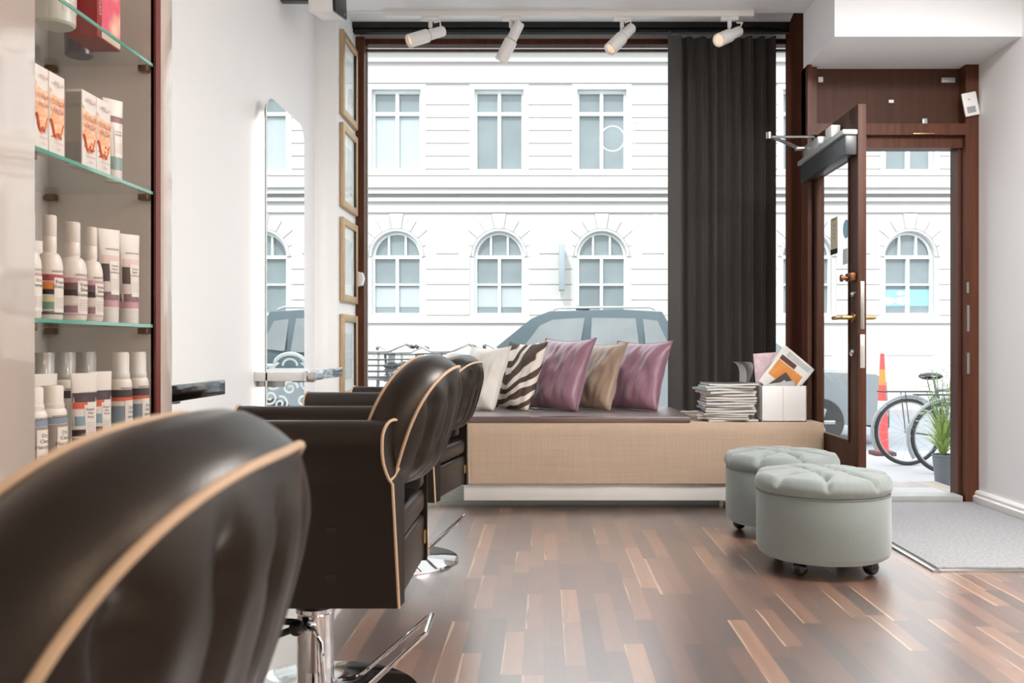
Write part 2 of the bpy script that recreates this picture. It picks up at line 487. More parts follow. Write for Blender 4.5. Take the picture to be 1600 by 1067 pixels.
struct(MB().box(1.524, 2.385, 5.1, 5.22, 0, .045, .004).box(1.524, 2.385, 5.22, 5.5, -.35, .03).build('trim_3', mat('worn_grey_sill', (172, 174, 172), .55, var=.12, scale=14)))

# open door leaf, hinged on the left, swung into the room
door = thing('door_1', 'open mahogany glazed entrance door', 'door'); struct(door)
LX0, LX1, LY0, LY1 = 1.538, 1.58, 4.39, 5.185
lf = MB().box(LX0, LX1, LY0, LY0 + .125, .03, 2.085, .003).box(LX0, LX1, LY1 - .135, LY1, .03, 2.085, .003)
lf.box(LX0, LX1, LY0 + .12, LY1 - .13, 1.85, 2.085, .002).box(LX0, LX1, LY0 + .12, LY1 - .13, .03, .42, .002)
lf.box(LX0 - .006, LX0, LY0 + .115, LY0 + .128, .42, 1.86).box(LX0 - .006, LX0, LY0 + .115, LY1 - .13, .412, .424)
lf.build('door_leaf', M_WOOD, door)
bx('pane', M_GLASS, 1.556, 1.562, LY0 + .12, LY1 - .13, .42, 1.85, door)
MB().box(1.549, 1.57, LY0 - .003, LY0 + .002, .98, 1.215, .002).build('lock_plate', M_STEEL, door)
MB().box(1.548, 1.572, LY0 - .003, LY0 + .002, .79, .955, .002).box(1.555, 1.565, LY0 - .005, LY0 - .002, .85, .9).build('lock_plate', mat('pale_steel', (206, 206, 200), .35, .7), door)
hd = MB()
for sx, x in ((-1, LX0), (1, LX1)):
    hd.cyl((x, LY0 + .055, 1.04), (x + sx * .008, LY0 + .055, 1.04), .026)
    hd.cyl((x, LY0 + .055, 1.04), (x + sx * .06, LY0 + .055, 1.04), .011)
    hd.tube([(x + sx * .05, LY0 + .05, 1.04), (x + sx * .064, LY0 + .07, 1.04), (x + sx * .066, LY0 + .17, 1.04)], .01, 8)
hd.build('door_handle', M_BRASS, door)
for z, m in ((1.155, M_CHROME), (.87, M_CHROME)):
    MB().cyl((LX0, LY0 + .055, z), (LX0 - .014, LY0 + .055, z), .022).cyl((LX0 - .014, LY0 + .055, z), (LX0 - .02, LY0 + .055, z), .013).build('lock_cylinder', m, door)
MB().box(LX0 - .03, LX0, LY0 + .02, LY0 + .1, 1.22, 1.26, .005).cyl((LX0 - .03, LY0 + .06, 1.235), (LX0 - .055, LY0 + .06, 1.235), .01).cyl((LX0 - .055, LY0 + .06, 1.235), (LX0 - .065, LY0 + .06, 1.235), .018).build('night_latch', mat('rusty_bronze', (124, 80, 50), .45, .7, var=.3, scale=40), door)
cl = MB().box(1.478, LX0, LY0 + .01, LY1 - .02, 1.838, 1.935, .004).build('door_closer', M_DARKGREY, door)
MB().box(1.462, LX0, LY0, LY1 - .01, 1.935, 1.962, .006).build('closer_rail', M_LGREY, cl)
MB().box(1.475, 1.53, 4.83, 5.1, 1.962, 2.03, .005).build('closer_housing', M_LGREY, cl)
MB().box(1.48, 1.53, 4.62, 4.72, 1.975, 2.04, .006).build('closer_housing', M_WHITEP, cl)
MB().tube([(1.5, 4.95, 2.035), (1.5, 4.98, 2.06), (1.26, 4.98, 2.06)], .008).tube([(1.26, 4.98, 2.06), (1.24, 4.98, 2.07), (1.45, 5.07, 2.015)], .01).box(1.42, 1.5, 5.05, 5.09, 2.005, 2.022, .005).cyl((1.25, 4.98, 2.05), (1.25, 4.98, 2.085), .016).build('closer_arm', M_STEEL, cl)
MB().box(1.5545, 1.5555, 4.745, 4.86, 1.39, 1.585).build('price_notice', mat('cream_notice', (206, 196, 168), .7, var=.12, scale=40), door)
MB().box(1.5540, 1.5545, 4.745, 4.86, 1.39, 1.418).build('notice_footer', M_BLACK, door)
lettering([('PRISLISTA', .016, 0, .16), ('Klippning', .012, 0, .13), ('Färg', .012, 0, .108), ('Slingor', .012, 0, .086), ('Styling', .012, 0, .064)], M_BLACK, door, lambda u, v: (1.5535, 4.80 - u, 1.41 + v))
MB().lathe([(0, 0), (.048, 0), (.048, .002), (0, .002)], 20, (1.554, 4.61, 1.5), M=Matrix.Rotation(R(90), 4, 'Y')).build('sticker', mat('pale_blue_sticker', (150, 192, 212), .5), door)
MB().box(1.554, 1.556, 4.59, 4.66, 1.32, 1.4, .0005).build('sticker', mat('pale_grey_sticker', (206, 210, 214), .5), door)
# alarm tag hanging on the right post
tg = MB().box(-.042, .042, -.008, .008, -.067, .067, .006).build('alarm_tag', M_WHITEP, loc=(2.42, 5.085, 2.27), rot=(0, R(-11), 0))
tag(tg, 'white plastic tag hanging tilted at the top of the right door post', 'tag')
MB().cyl((-.006, -.0095, .026), (-.006, -.007, .026), .004).build('indicator_dot', mat('red_dot', (196, 60, 40), .5), tg)
MB().box(-.028, .02, -.0095, -.007, -.05, -.014).build('printed_patch', mat('grey_print', (150, 152, 154), .6, var=.2, scale=90), tg)

# mat by the door
dm = MB().box(1.575, 2.43, 3.59, 5.09, 0, .014, .003).build('door_mat', M_MAT)
tag(dm, 'large grey ribbed entrance mat between the ottomans and right wall', 'mat')
MB().box(1.545, 1.575, 3.56, 5.09, 0, .008, .002).box(1.575, 2.43, 3.56, 3.59, 0, .008, .002).build('edge_strip', M_STEEL, dm)

# ------------------------------------------------------------------ display cabinet on the left wall
cab = thing('display_cabinet', 'tall glossy cream display cabinet with glass shelves of hair products', 'cabinet')
CX, CY0, CY1 = -1.05, 1.85, 2.42
bx('back_panel', M_CABIN, -1.349, -1.34, CY0, CY1, 0, 2.9, cab)
bx('side_panel', M_CABIN, -1.34, CX - .004, CY1, CY1 + .02, 0, 2.9, cab)
bx('side_panel', M_CABIN, -1.34, CX - .012, CY0 - .02, CY0, 0, 2.9, cab)
MB().box(-1.34, CX, CY1 + .02, CY1 + .112, 0, 2.9, .004).build('pilaster', M_LACQ, cab)
bx('edge_band', M_REDEDGE, CX - .012, CX + .002, CY1, CY1 + .03, 0, 2.9, cab)
MB().box(CX - .012, CX, .2, CY0, .08, 2.9, .003).build('cabinet_door', M_LACQ, cab)
bx('cabinet_body', M_LACQ, -1.34, CX - .014, .2, CY0 - .02, 0, 2.9, cab)
bx('top_panel', M_LACQ, -1.34, CX, CY0, CY1, 2.86, 2.9, cab)
bx('plinth', M_LACQ, -1.34, CX - .02, CY0, CY1, 0, .26, cab)
SZ = (1.66, 1.315, .957, .612)
for z in SZ:
    g = bx('glass_shelf', M_SHELFGLASS, -1.338, CX - .008, CY0 + .004, CY1 - .003, z - .008, z, cab)
    bx('front_edge', M_GEDGE, CX - .008, CX - .005, CY0 + .004, CY1 - .003, z - .008, z, g)
    for x, y in ((CX - .036, CY1 - .028), (-1.335, CY1 - .028), (CX - .036, CY0 + .002), (-1.335, CY0 + .002)):
        MB().box(x, x + .026, y, y + .025, z - .026, z - .009, .003).build('shelf_clip', M_CLIP, g)

M_PROD = mat('cream_white_plastic', (226, 216, 206), .38, var=.02)
M_CAPW = mat('translucent_white_cap', (214, 208, 200), .3, var=.03)
M_INK = mat('dark_print', (92, 74, 72), .6)
INKS = {}
def ink(c):
    if c not in INKS: INKS[c] = mat('print_%d' % len(INKS), c, .5, var=.03)
    return INKS[c]
FACE = R(-18)          # pack fronts look across the room, a little towards the camera
def cyl_fn(r, z0):
    return lambda u, v: (r * math.cos(u / r), r * math.sin(u / r), z0 + v)
def band(parent, r, z0, z1, a0, a1, m, off=.0006, name='label_band', n=14):
    b = MB()
    b.grid(n + 1, 2, lambda i, j: ((r + off) * math.cos(a0 + (a1 - a0) * i / n), (r + off) * math.sin(a0 + (a1 - a0) * i / n), z1 if j else z0))
    return b.build(name, m, parent)
def bottle(x, y, z, r, h, stripes, lines, label, group, brand='waterclouds', cap=.5, rz=FACE):
    t = thing('shampoo_bottle', label, 'bottle', (x, y, z), rz, group)
    hb = h * .48
    pr = [(0, 0), (r - .003, 0), (r, .004), (r, hb)]
    for k in range(1, 9):
        a = PI / 2 * k / 8
        pr.append((cap * r + (r - cap * r) * math.cos(a), hb + h * .16 * math.sin(a)))
    pr += [(cap * r, h * .68)]
    body = MB().lathe(pr, 28).build('body', M_PROD, t)
    MB().lathe([(cap * r * 1.02, h * .66), (cap * r * 1.06, h * .665), (cap * r * 1.06, h * .79), (cap * r * 1.0, h * .795), (cap * r * 1.06, h * .8), (cap * r * 1.06, h * .99), (cap * r * .9, h), (0, h)], 24).build('cap', M_PROD, t)
    z0 = .008
    for za, zb, c in stripes:
        band(body, r, za * h, zb * h, -PI * .55, PI * .55, ink(c))
    band(body, r, .07 * h, .4 * h, -.42, .78, M_PROD, .001, 'label_panel')
    fn = cyl_fn(r + .0016, 0)
    lettering([(brand, r * .36, r * .25, .45 * h)], M_INK, body, fn)
    lettering([(s, r * .42, r * .22, .345 * h - i * r * .38) for i, s in enumerate(lines)], M_INK, body, fn)
    lettering([('soft clean silk shine', r * .13, r * .2, .2 * h - i * r * .19) for i in range(5)], M_INK, body, fn)
    return t
def hair_tube(x, y, z, w, h, stripes, lines, label, group, brand='waterclouds', rz=R(-32), capcol=None):
    """a squeezable tube standing on its cap: round below, crimped flat above"""
    t = thing('hair_tube', label, 'tube', (x, y, z), rz, group)
    hc = h * .15
    def cross(f):       # f 0..1 up the tube
        return (w * .5 * (.82 + .18 * f), .019 * (1 - f) ** .8 + .0015)
    n = 28
    def fn(i, j):
        f = j / 10
        a, b = cross(f)
        q = 2 * PI * i / n
        return (b * math.cos(q), a * math.sin(q), hc + (h - hc) * f)
    b = MB(); g = b.grid(n, 11, fn, cu=True); b.b.faces.new([g[i][10] for i in range(n)])
    body = b.build('body', M_PROD, t)
    MB().lathe([(0, 0), (.019, 0), (.0195, .003), (.0195, hc), (0, hc)], 24, M=Matrix.Diagonal((1, w * .41 / .0195, 1))).build('cap', capcol or M_CAPW, t)
    def sf(u, v, off=.0012):
        f = min(1, max(0, (v - hc) / (h - hc)))
        a, bb = cross(f)
        q = max(-1, min(1, u / a))
        return (bb * math.sqrt(max(0, 1 - q * q)) + off, u, v)
    def patch(u0, u1, v0, v1, m, off, name='label_band'):
        p = MB(); p.grid(9, 5, lambda i, j: sf(u0 + (u1 - u0) * i / 8, v0 + (v1 - v0) * j / 4, off)); return p.build(name, m, body)
    for za, zb, c, u0, u1 in stripes:
        patch(u0 * w * .5, u1 * w * .5, za * h, zb * h, ink(c), .0006)
    patch(-.08 * w, .38 * w, .3 * h, .66 * h, M_PROD, .001, 'label_panel')
    lettering([(brand, w * .13, w * .08, .78 * h)] + [(s, w * .13, w * .15, .6 * h - i * w * .14) for i, s in enumerate(lines)] +
              [('care for every day', w * .045, w * .14, .46 * h - i * w * .08) for i in range(6)], M_INK, body, lambda u, v: sf(u, v, .0018))
    return t
def spray(x, y, z, r, h, bands, lines, label, group, capm=None, rz=FACE):
    t = thing('spray_can', label, 'spray can', (x, y, z), rz, group)
    hb = h * .66
    pr = [(0, 0), (r - .002, 0), (r, .003), (r, hb)] + [(r * (.8 + .2 * math.cos(PI / 2 * k / 6)), hb + h * .09 * math.sin(PI / 2 * k / 6)) for k in range(1, 7)]
    body = MB().lathe(pr, 28).build('body', M_PROD, t)
    MB().lathe([(r * .78, h * .74), (r * .82, h * .75), (r * .82, h * .8), (r * .76, h * .81), (r * .76, h * .975), (r * .7, h), (0, h)], 24).build('cap', capm or M_CAPW, t)
    for za, zb, c in bands: band(body, r, za * h, zb * h, -PI * .6, PI * .6, ink(c))
    band(body, r, .05 * h, .55 * h, -.4, .85, M_PROD, .001, 'label_panel')
    fn = cyl_fn(r + .0016, 0)
    lettering([('waterclouds', r * .36, r * .1, .655 * h)] + [(s, r * .4, r * .25, .47 * h - i * r * .4) for i, s in enumerate(lines)] +
              [('hold shine volume', r * .13, r * .22, .27 * h - i * r * .19) for i in range(5)], M_INK, body, fn)
    return t
G3, G4, G2 = 'hair care bottles and tubes on the second lowest shelf', 'sprays and tubes on the lowest visible shelf', 'orange colour cartons on the upper shelf'
z3 = SZ[2]
VI = [(.05, .07, (196, 160, 166)), (.08, .15, (150, 116, 124)), (.17, .24, (222, 208, 200)), (.25, .31, (60, 48, 50)), (.31, .38, (104, 82, 84)), (.38, .43, (190, 150, 156))]
RE = [(.05, .08, (84, 90, 96)), (.1, .17, (110, 148, 128)), (.17, .23, (208, 200, 160)), (.24, .29, (40, 36, 38)), (.29, .36, (214, 130, 60)), (.37, .43, (160, 70, 76))]
bottle(-1.105, 1.918, z3 + .0004, .026, .228, VI[3:], ['Dry', 'Shampoo'], 'white pump-neck bottle half hidden by the cabinet door edge', G3)
bottle(-1.105, 2.003, z3 + .0004, .0265, .234, RE, ['Repair', 'Shampoo'], 'white shampoo bottle with red, orange and green label stripes', G3)
bottle(-1.09, 2.072, z3 + .0004, .0298, .228, VI, ['Violet', 'Silver', 'Shampoo'], 'broader white shampoo bottle with violet stripes, middle of the row', G3)
bottle(-1.085, 2.145, z3 + .0004, .0265, .226, VI, ['Violet', 'Silver', 'Shampoo'], 'white violet-striped shampoo bottle right beside the conditioner tubes', G3)
TV = [(.64, .72, (222, 192, 184), -.95, .9), (.44, .63, (74, 56, 56), -.8, -.2), (.34, .43, (214, 198, 192), -.9, -.1), (.24, .33, (128, 98, 100), -.9, .9), (.17, .25, (192, 144, 152), -.92, .92)]
hair_tube(-1.105, 2.275, z3 + .0004, .06, .238, TV, ['Violet', 'Silver', 'Conditioner'], 'white and pink conditioner tube standing next to the bottles', G3)
hair_tube(-1.095, 2.365, z3 + .0004, .06, .236, TV, ['Violet', 'Silver', 'Conditioner'], 'white and pink conditioner tube at the far end by the cabinet side', G3)
hair_tube(-1.24, 2.2, z3 + .0004, .06, .2, TV[:1], ['Repair', 'Mask'], 'white tube at the back behind the shampoo bottles', G3)
z4 = SZ[3]
BL = [(.58, .65, (72, 62, 62)), (.545, .58, (206, 96, 70)), (.34, .5, (128, 140, 148))]
for i, (x, y, tx) in enumerate(((-1.08, 2.282, 'white hairspray can with dark band, left one of the pair at the far end'), (-1.075, 2.368, 'white hairspray can with dark band, right at the cabinet side'))):
    spray(x, y, z4 + .0004, .0285, .271, BL, ['Dry', 'Hair', 'spray'], tx, G4)
for x, y, tx in ((-1.2, 2.148, 'hairspray can in the back row nearest the cabinet door'), (-1.2, 2.245, 'hairspray can in the middle of the back row'), (-1.2, 2.35, 'hairspray can with a dot on its cap, farthest in the back row')):
    spray(x, y, z4 + .0004, .031, .271, BL[:1], ['Volume'], tx, G4, mat('smoky_clear_cap', (176, 172, 166), .15, var=.03, coat=.5))
TB = [(.69, .79, (72, 60, 60), -.92, .92), (.62, .69, (204, 92, 66), -.9, .1), (.44, .54, (136, 158, 168), -.9, .1), (.33, .4, (64, 44, 46), -.9, .1), (.25, .31, (64, 44, 46), -.9, .1), (.16, .22, (136, 158, 168), -.9, .9)]
hair_tube(-1.1, 2.142, z4 + .0004, .066, .222, TB, ['Repair', 'Hair', 'Mask'], 'white tube with dark, red and blue bands, first of the front pair', G4)
hair_tube(-1.095, 2.213, z4 + .0004, .058, .224, TB, ['Repair', 'Hair', 'Mask'], 'white tube with dark, red and blue bands, beside the hairspray pair', G4)
hair_tube(-1.165, 2.085, z4 + .0004, .066, .222, TB[:1], ['Water', 'color'], 'white tube with one dark band behind the short spray can', G4)
SB = [(.585, .66, (128, 140, 152)), (.06, .58, (150, 136, 126))]
spray(-1.083, 1.972, z4 + .0004, .03, .2, SB, ['Dry', 'Clean', 'Hairspray'], 'short white spray can with grey-blue band at the front', G4, M_PROD)
spray(-1.085, 1.896, z4 + .0004, .03, .2, SB, ['Dry', 'Clean', 'Hairspray'], 'short white spray can cut off by the cabinet door edge', G4, M_PROD)
# orange cartons on the upper shelf
z2 = SZ[1] + .0004
def orange_mat():
    m, nt, b = new_mat('orange_swirl_print')
    tc = nd(nt, 'ShaderNodeTexCoord'); n = nd(nt, 'ShaderNodeTexNoise', Scale=34.0, Detail=3.0, Distortion=1.5)
    nt.links.new(tc.outputs['Object'], n.inputs['Vector'])
    rp = nd(nt, 'ShaderNodeValToRGB'); e = rp.color_ramp.elements
    e[0].position = .35; e[0].color = lin((230, 156, 106)); e[1].position = .62; e[1].color = lin((240, 210, 186))
    k = e.new(.5); k.color = lin((238, 186, 146))
    nt.links.new(n.outputs['Fac'], rp.inputs[0]); nt.links.new(rp.outputs[0], b.inputs['Base Color'])
    b.inputs['Roughness'].default_value = .45
    return m
M_ORANGE = orange_mat()
M_RED = mat('orange_red_print', (206, 96, 56), .45)
for i, (y0, y1, tx) in enumerate(((1.872, 1.923, 'orange and white colour carton closest to the cabinet door'), (1.926, 1.988, 'orange and white colour carton, second from the cabinet door'),
                                 (2.064, 2.129, 'orange and white colour carton whose grey side panel shows'), (2.131, 2.199, 'orange and white colour carton beside the white tube'))):
    wy = y1 - y0
    t = thing('colour_carton', tx, 'box', (-1.064, (y0 + y1) / 2, z2), 0, G2)
    h = .176
    bo = MB().box(-.04, 0, -wy / 2, wy / 2, 0, h, .0008).build('carton', mat('white_carton_card', (230, 222, 214), .5, var=.02), t)
    p = MB()
    def sw(i2, j):     # wavy edged picture panel on the front
        u = -wy / 2 + .002 + (wy - .004) * i2 / 14
        lo = .05 + .014 * math.sin(i2 * .55 + 1) - .012 * (i2 / 14); hi = .142 - .012 * math.sin(i2 / 14 * PI * .9) - .006 * (i2 / 14)
        return (.0006, u, lo + (hi - lo) * j / 6)
    p.grid(15, 7, sw); p.build('picture_panel', M_ORANGE, bo)
    q = MB()
    q.tube([(.001, -wy * .45 + wy * .9 * k / 12, .085 - .045 * math.sin(k / 12 * PI * .8 + .3) + .006 * math.sin(k * 1.3)) for k in range(13)], .0024, 6, taper=(1.6, .4))
    for k in range(7): q.ball((.001, rnd.uniform(-.4, .4) * wy, rnd.uniform(.035, .065)), rnd.uniform(.001, .003), 8)
    q.build('splash', M_RED, bo)
    fn = lambda u, v: (.0045, u, v)
    lettering([('WELLA', wy * .2, 0, .15), ('COLOR', wy * .25, 0, .108), ('FRESH', wy * .25, 0, .09), ('pH 6.5', wy * .15, 0, .034), ('semi-permanent', wy * .09, 0, .024), ('75 ml', wy * .12, 0, .01)], mat('red_ink', (168, 62, 56), .5), bo, fn)
    bx('text_panel', mat('grey_carton_side', (168, 160, 152), .6, var=.06, scale=60), -.038, -.002, -wy / 2 - .0006, -wy / 2, .004, h - .006, bo)
    for zz, n in ((.012, 9), (.135, 2)):
        lettering([('PERMANENT COLOUR CREAM MIX', .0024, 0, zz + k * .0048) for k in range(n)], mat('black_ink', (60, 54, 52), .6), bo, lambda u, v, wy=wy: (-.02 + u, -wy / 2 - .001, v))
tt = hair_tube(-1.1, 2.285, z2, .056, .212, [(.72, .79, (150, 96, 104), -.9, .9), (.15, .3, (136, 158, 148), -.92, .92)], ['Treat', 'Repair'], 'white tube with mauve and sage bands beside the orange cartons', 'hair packs on the upper shelf')
# top shelf
z1 = SZ[0] + .0004
t = thing('lotion_bottle', 'wide white lotion bottle on the highest glass shelf', 'bottle', (-1.165, 2.135, z1), FACE)
MB().lathe([(0, 0), (.04, 0), (.045, .006), (.045, .16), (.04, .18), (.018, .2), (.018, .21)], 28).build('body', M_PROD, t)
MB().lathe([(.022, .205), (.022, .25), (0, .25)], 20).build('cap', M_CAPW, t)
band(t.children[0], .045, .03, .1, -.4, .8, M_PROD, .001, 'label_panel')
lettering([('care lotion', .009, .01, .09)] + [('hair and scalp', .005, .01, .075 - k * .007) for k in range(6)], M_INK, t.children[0], cyl_fn(.0465, 0))
t = thing('colour_box', 'red and pink hair colour box on the highest shelf', 'box', (-1.097, 2.2, z1), 0)
bo = MB().box(-.075, 0, 0, .12, 0, .19, .001).build('carton', mat('dark_red_card', (150, 40, 36), .4, var=.04), t)
pk = new_mat('pink_swirl_print'); nt = pk[1]
tc = nd(nt, 'ShaderNodeTexCoord'); wv = nd(nt, 'ShaderNodeTexWave', Scale=9.0, Distortion=6.0); nt.links.new(tc.outputs['Object'], wv.inputs['Vector'])
rp = nd(nt, 'ShaderNodeValToRGB'); e = rp.color_ramp.elements; e[0].color = lin((222, 92, 112)); e[1].color = lin((244, 206, 180)); nt.links.new(wv.outputs['Fac'], rp.inputs[0]); nt.links.new(rp.outputs[0], pk[2].inputs['Base Color'])
bx('picture_panel', pk[0], 0, .0006, .022, .118, .03, .188, bo)
bx('foot_panel', mat('cream_card', (226, 206, 186), .5), 0, .0007, .022, .118, .004, .03, bo)
lettering([('COLOR', .014, 0, 0)], M_PROD, bo, lambda u, v: (.0012, .008 + v, .08 + u))
lettering([('Koleston', .009, 0, k * .012 + .12) for k in range(3)], M_PROD, bo, lambda u, v: (-.035 + u, -.0008, v))
t = tag(MB().lathe([(0, 0), (.03, 0), (.034, .004), (.034, .045), (0, .045)], 28).build('wax_jar', mat('dark_violet_jar', (96, 78, 90), .3, coat=.3), loc=(-1.225, 2.36, z1)), 'round violet wax jar behind the red box', 'jar')
MB().lathe([(.0352, .045), (.0352, .065), (.033, .067), (0, .067)], 28).build('lid', mat('violet_lid', (84, 66, 80), .3), t)

# ------------------------------------------------------------------ mirror, station shelves, framed pictures
def rrect(w, h, r, n=8):
    p = []
    for cx, cy, a in ((w - r, h - r, 0), (r, h - r, 90), (r, r, 180), (w - r, r, 270)):
        p += [(cx + r * math.cos(R(a + 90 * k / n)), cy + r * math.sin(R(a + 90 * k / n))) for k in range(n + 1)]
    return p
STN = (('wall_mirror', 4.165, 4.81, 'round-cornered wall mirror glowing at its rim above the far shelf'), ('wall_mirror', 2.56, 3.1, 'round-cornered wall mirror hidden behind the display cabinet'))
for nm, y0, y1, tx in STN[:1]:
    t = thing(nm, tx, 'mirror', (-1.35, y0, .35))
    MB().prism(rrect(y1 - y0, 1.72, .09), 'x', .055, .063).build('glass', M_MIRROR, t)
    MB().prism([(u * .985 + .005, v * .99 + .008) for u, v in rrect(y1 - y0, 1.72, .09)], 'x', .049, .0545).build('backing', M_BLACK, t)
    pts = [(.02, u * .76 + .08, v * .9 + .085) for u, v in rrect(y1 - y0, 1.72, .08)]
    MB().tube(pts, .008, 6, closed=True).build('led_strip', M_LED, t)
M_DKGL = mat('smoked_chrome', (120, 122, 124), .1, 1, var=.04)
for y0, y1, tx, tp, ed in ((4.165, 4.87, 'white shelf with chrome edge under the far mirror', M_WHITEP, M_CHROME), (2.545, 3.08, 'dark chrome edged shelf at the middle station beside the cabinet', M_WHITEP, M_DKGL)):
    s_ = thing('station_shelf', tx, 'shelf', (-1.35, y0, .735), 0, 'styling station shelves')
    MB().box(0, .245, 0, y1 - y0, 0, .042, .003).build('shelf_board', tp, s_)
    MB().box(.235, .254, -.006, y1 - y0 + .004, -.003, .048, .004).build('chrome_edge', ed, s_)
    MB().box(0, .12, .05, .09, -.03, 0).box(0, .12, y1 - y0 - .09, y1 - y0 - .05, -.03, 0).build('bracket', M_STEEL, s_)
PF = [(2.79, 2.28), (2.235, 1.73), (1.67, 1.165), (1.09, .58)]
PL = ('topmost framed picture beside the window, close under the ceiling', 'second framed picture from the top beside the window', 'third framed picture from the top beside the window', 'lowest framed picture beside the window, behind the chairs')
for (zt, zb), tx in zip(PF, PL):
    t = thing('picture_frame', tx, 'picture', (-1.22, 5.34, zb), 0, 'framed pictures on the pier')
    h = zt - zb; wd = .42; f_ = .045
    MB().box(0, .026, 0, f_, 0, h, .005).box(0, .026, wd - f_, wd, 0, h, .005).box(0, .026, f_, wd - f_, 0, f_, .005).box(0, .026, f_, wd - f_, h - f_, h, .005).build('frame', M_GOLD, t)
    bx('mount', mat('white_mount', (236, 236, 236), .3), 0, .008, f_, wd - f_, f_, h - f_, t)
    bx('print', mat('pale_print', (216, 220, 224), .25, var=.1, scale=7), .0082, .009, f_ + .06, wd - f_ - .06, f_ + .07, h - f_ - .07, t)
    bx('pane', M_GLASS, .016, .019, f_ - .004, wd - f_ + .004, f_ - .004, h - f_ + .004, t)
s_ = thing('window_sensor', 'small white sensor box on the left window jamb', 'sensor', (-1.22, 5.78, 1.275))
MB().prism([(0, 0), (.05, .012), (.062, .06), (.05, .095), (0, .105)], 'y', -.03, .02).build('case', M_WHITEP, s_)
s_ = thing('loudspeaker', 'white wall loudspeaker with black grille at the upper left under the ceiling', 'speaker', (-1.18, 4.49, 2.575))
RT = Matrix.Rotation(R(11), 4, 'X')
MB().box(0, .122, 0, .27, 0, .16, .006, M=RT).build('cabinet_box', M_WHITEP, s_)
gq = MB().box(.122, .136, .002, .268, .002, .158, .003, M=RT).build('grille', M_BLACK, s_)
MB().box(.136, .138, .19, .225, .014, .024, M=RT).build('badge', M_STEEL, gq)
MB().box(-.17, .02, .1, .14, .09, .13).box(.03, .06, .1, .14, .12, .255).build('bracket', M_DARKGREY, s_)

# ------------------------------------------------------------------ curtain and rails
rl = MB().box(-1.22, 1.58, 5.7, 5.78, 2.925, 2.96).box(-1.22, 1.58, 5.72, 5.76, 2.9, 2.92).build('curtain_rail', M_BLACK)
tag(rl, 'long black curtain rail along the ceiling above the window', 'curtain rail')
cb = MB().tube([(.8, 5.69, 2.885), (1.52, 5.69, 2.885)], .006).ball((.8, 5.69, 2.885), .014)
for k in range(14): cb.ball((.85 + k * .048, 5.69, 2.885), .009, 8)
cb.build('runner_rod', M_DARKGREY, rl)
ct = thing('curtain', 'long charcoal pleated curtain drawn to the right of the window', 'curtain', (0, 5.72, .484))
b = MB()
prof = []
x = .862
xs = [.862]
while x < 1.47:
    x += rnd.choice((.024, .03, .036, .045)); xs.append(min(x, 1.475))
line = []
for i, x in enumerate(xs):
    line.append((x, (.028 if i % 2 else -.028) * rnd.uniform(.6, 1.1)))
def smooth_line(L, n=6):
    out = []
    for i in range(len(L) - 1):
        for k in range(n):
            f = k / n; g_ = (1 - math.cos(f * PI)) / 2
            out.append((L[i][0] + (L[i + 1][0] - L[i][0]) * f, L[i][1] + (L[i + 1][1] - L[i][1]) * g_))
    return out + [L[-1]]
sl = smooth_line(line)
loop = sl + [(x, y + .006) for x, y in reversed(sl)]
b.grid(len(loop), 5, lambda i, j: (loop[i][0], loop[i][1] * (1 + .1 * j / 4), 2.385 * j / 4), cu=True)
b.build('pleated_cloth', M_CURTAIN, ct)
MB().box(.785, .868, -.045, -.037, 0, 2.385, .002).build('end_panel', mat('grey_curtain_end', (84, 82, 80), .85, var=.05), ct)
# ------------------------------------------------------------------ bench, cushion, pillows
be = thing('window_bench', 'long beige upholstered window bench on a white plinth', 'bench', (0, 0, 0))
BX0, BX1, BY0, BY1 = -.44, 1.535, 4.9, 5.8
def bench_fn(i, j):
    n = 60
    x = BX0 + (BX1 - BX0) * i / n
    z = .146 + .332 * j / 10
    d = .004 * noise.noise((x * 3.1, z * 5, 0)) + .006 * math.sin(PI * j / 10)
    if j == 10: d -= .012
    if i in (0, n): d -= .012
    return (x, BY0 - d, z)
bb = MB(); g = bb.grid(61, 11, bench_fn)
bb.box(BX0, BX1, BY0 + .012, BY1, .146, .478, .012)
bb.build('upholstered_box', M_BENCH, be)
MB().box(BX0 + .0, BX1 - .03, BY0 + .02, BY1 - .1, .05, .146, .003).build('plinth_board', M_PLINTH, be)
hp = MB().box(-1.2, 1.46, 5.06, 5.08, .0, .11).build('plinth_panel', M_HEATER, be)
MB().box(-1.2, 1.46, 5.05, 5.06, .055, .065).box(-1.2, 1.46, 5.05, 5.06, .02, .028).build('ridge', M_HEATER, hp)
vp = MB().tube([(1.16, 5.0, .035), (1.0, 5.0, .035), (.985, 5.0, .03), (.98, 5.0, .0)], .008).cyl((.99, 5.0, .0), (.99, 5.0, .045), .016).build('floor_valve', M_STEEL)
tag(vp, 'small steel pipe valve on the floor under the bench', 'valve')
sc_ = thing('bench_cushion', 'long flat brown leather cushion on the window bench', 'cushion', (0, 0, .4785))
CXA, CXB = BX0 + .02, .803
def cush(i, j):
    x = CXA + (CXB - CXA) * i / 40; y = BY0 + .005 + .75 * j / 16
    e = min(1, min(i, 40 - i) / 2, min(j, 16 - j) / 2)
    dz = -.006 * (1 - e) + .0025 * noise.noise((x * 5, y * 6, 1))
    seam = min(abs(x - s) for s in (-.05, .38))
    dz -= .004 * math.exp(-(seam / .012) ** 2)
    return (x, y, .04 + dz)
cbm = MB(); cbm.box(CXA, CXB, BY0 + .004, BY0 + .76, 0, .034, .006); cbm.grid(41, 17, cush)
cbm.build('pad', M_SEATPAD, sc_)
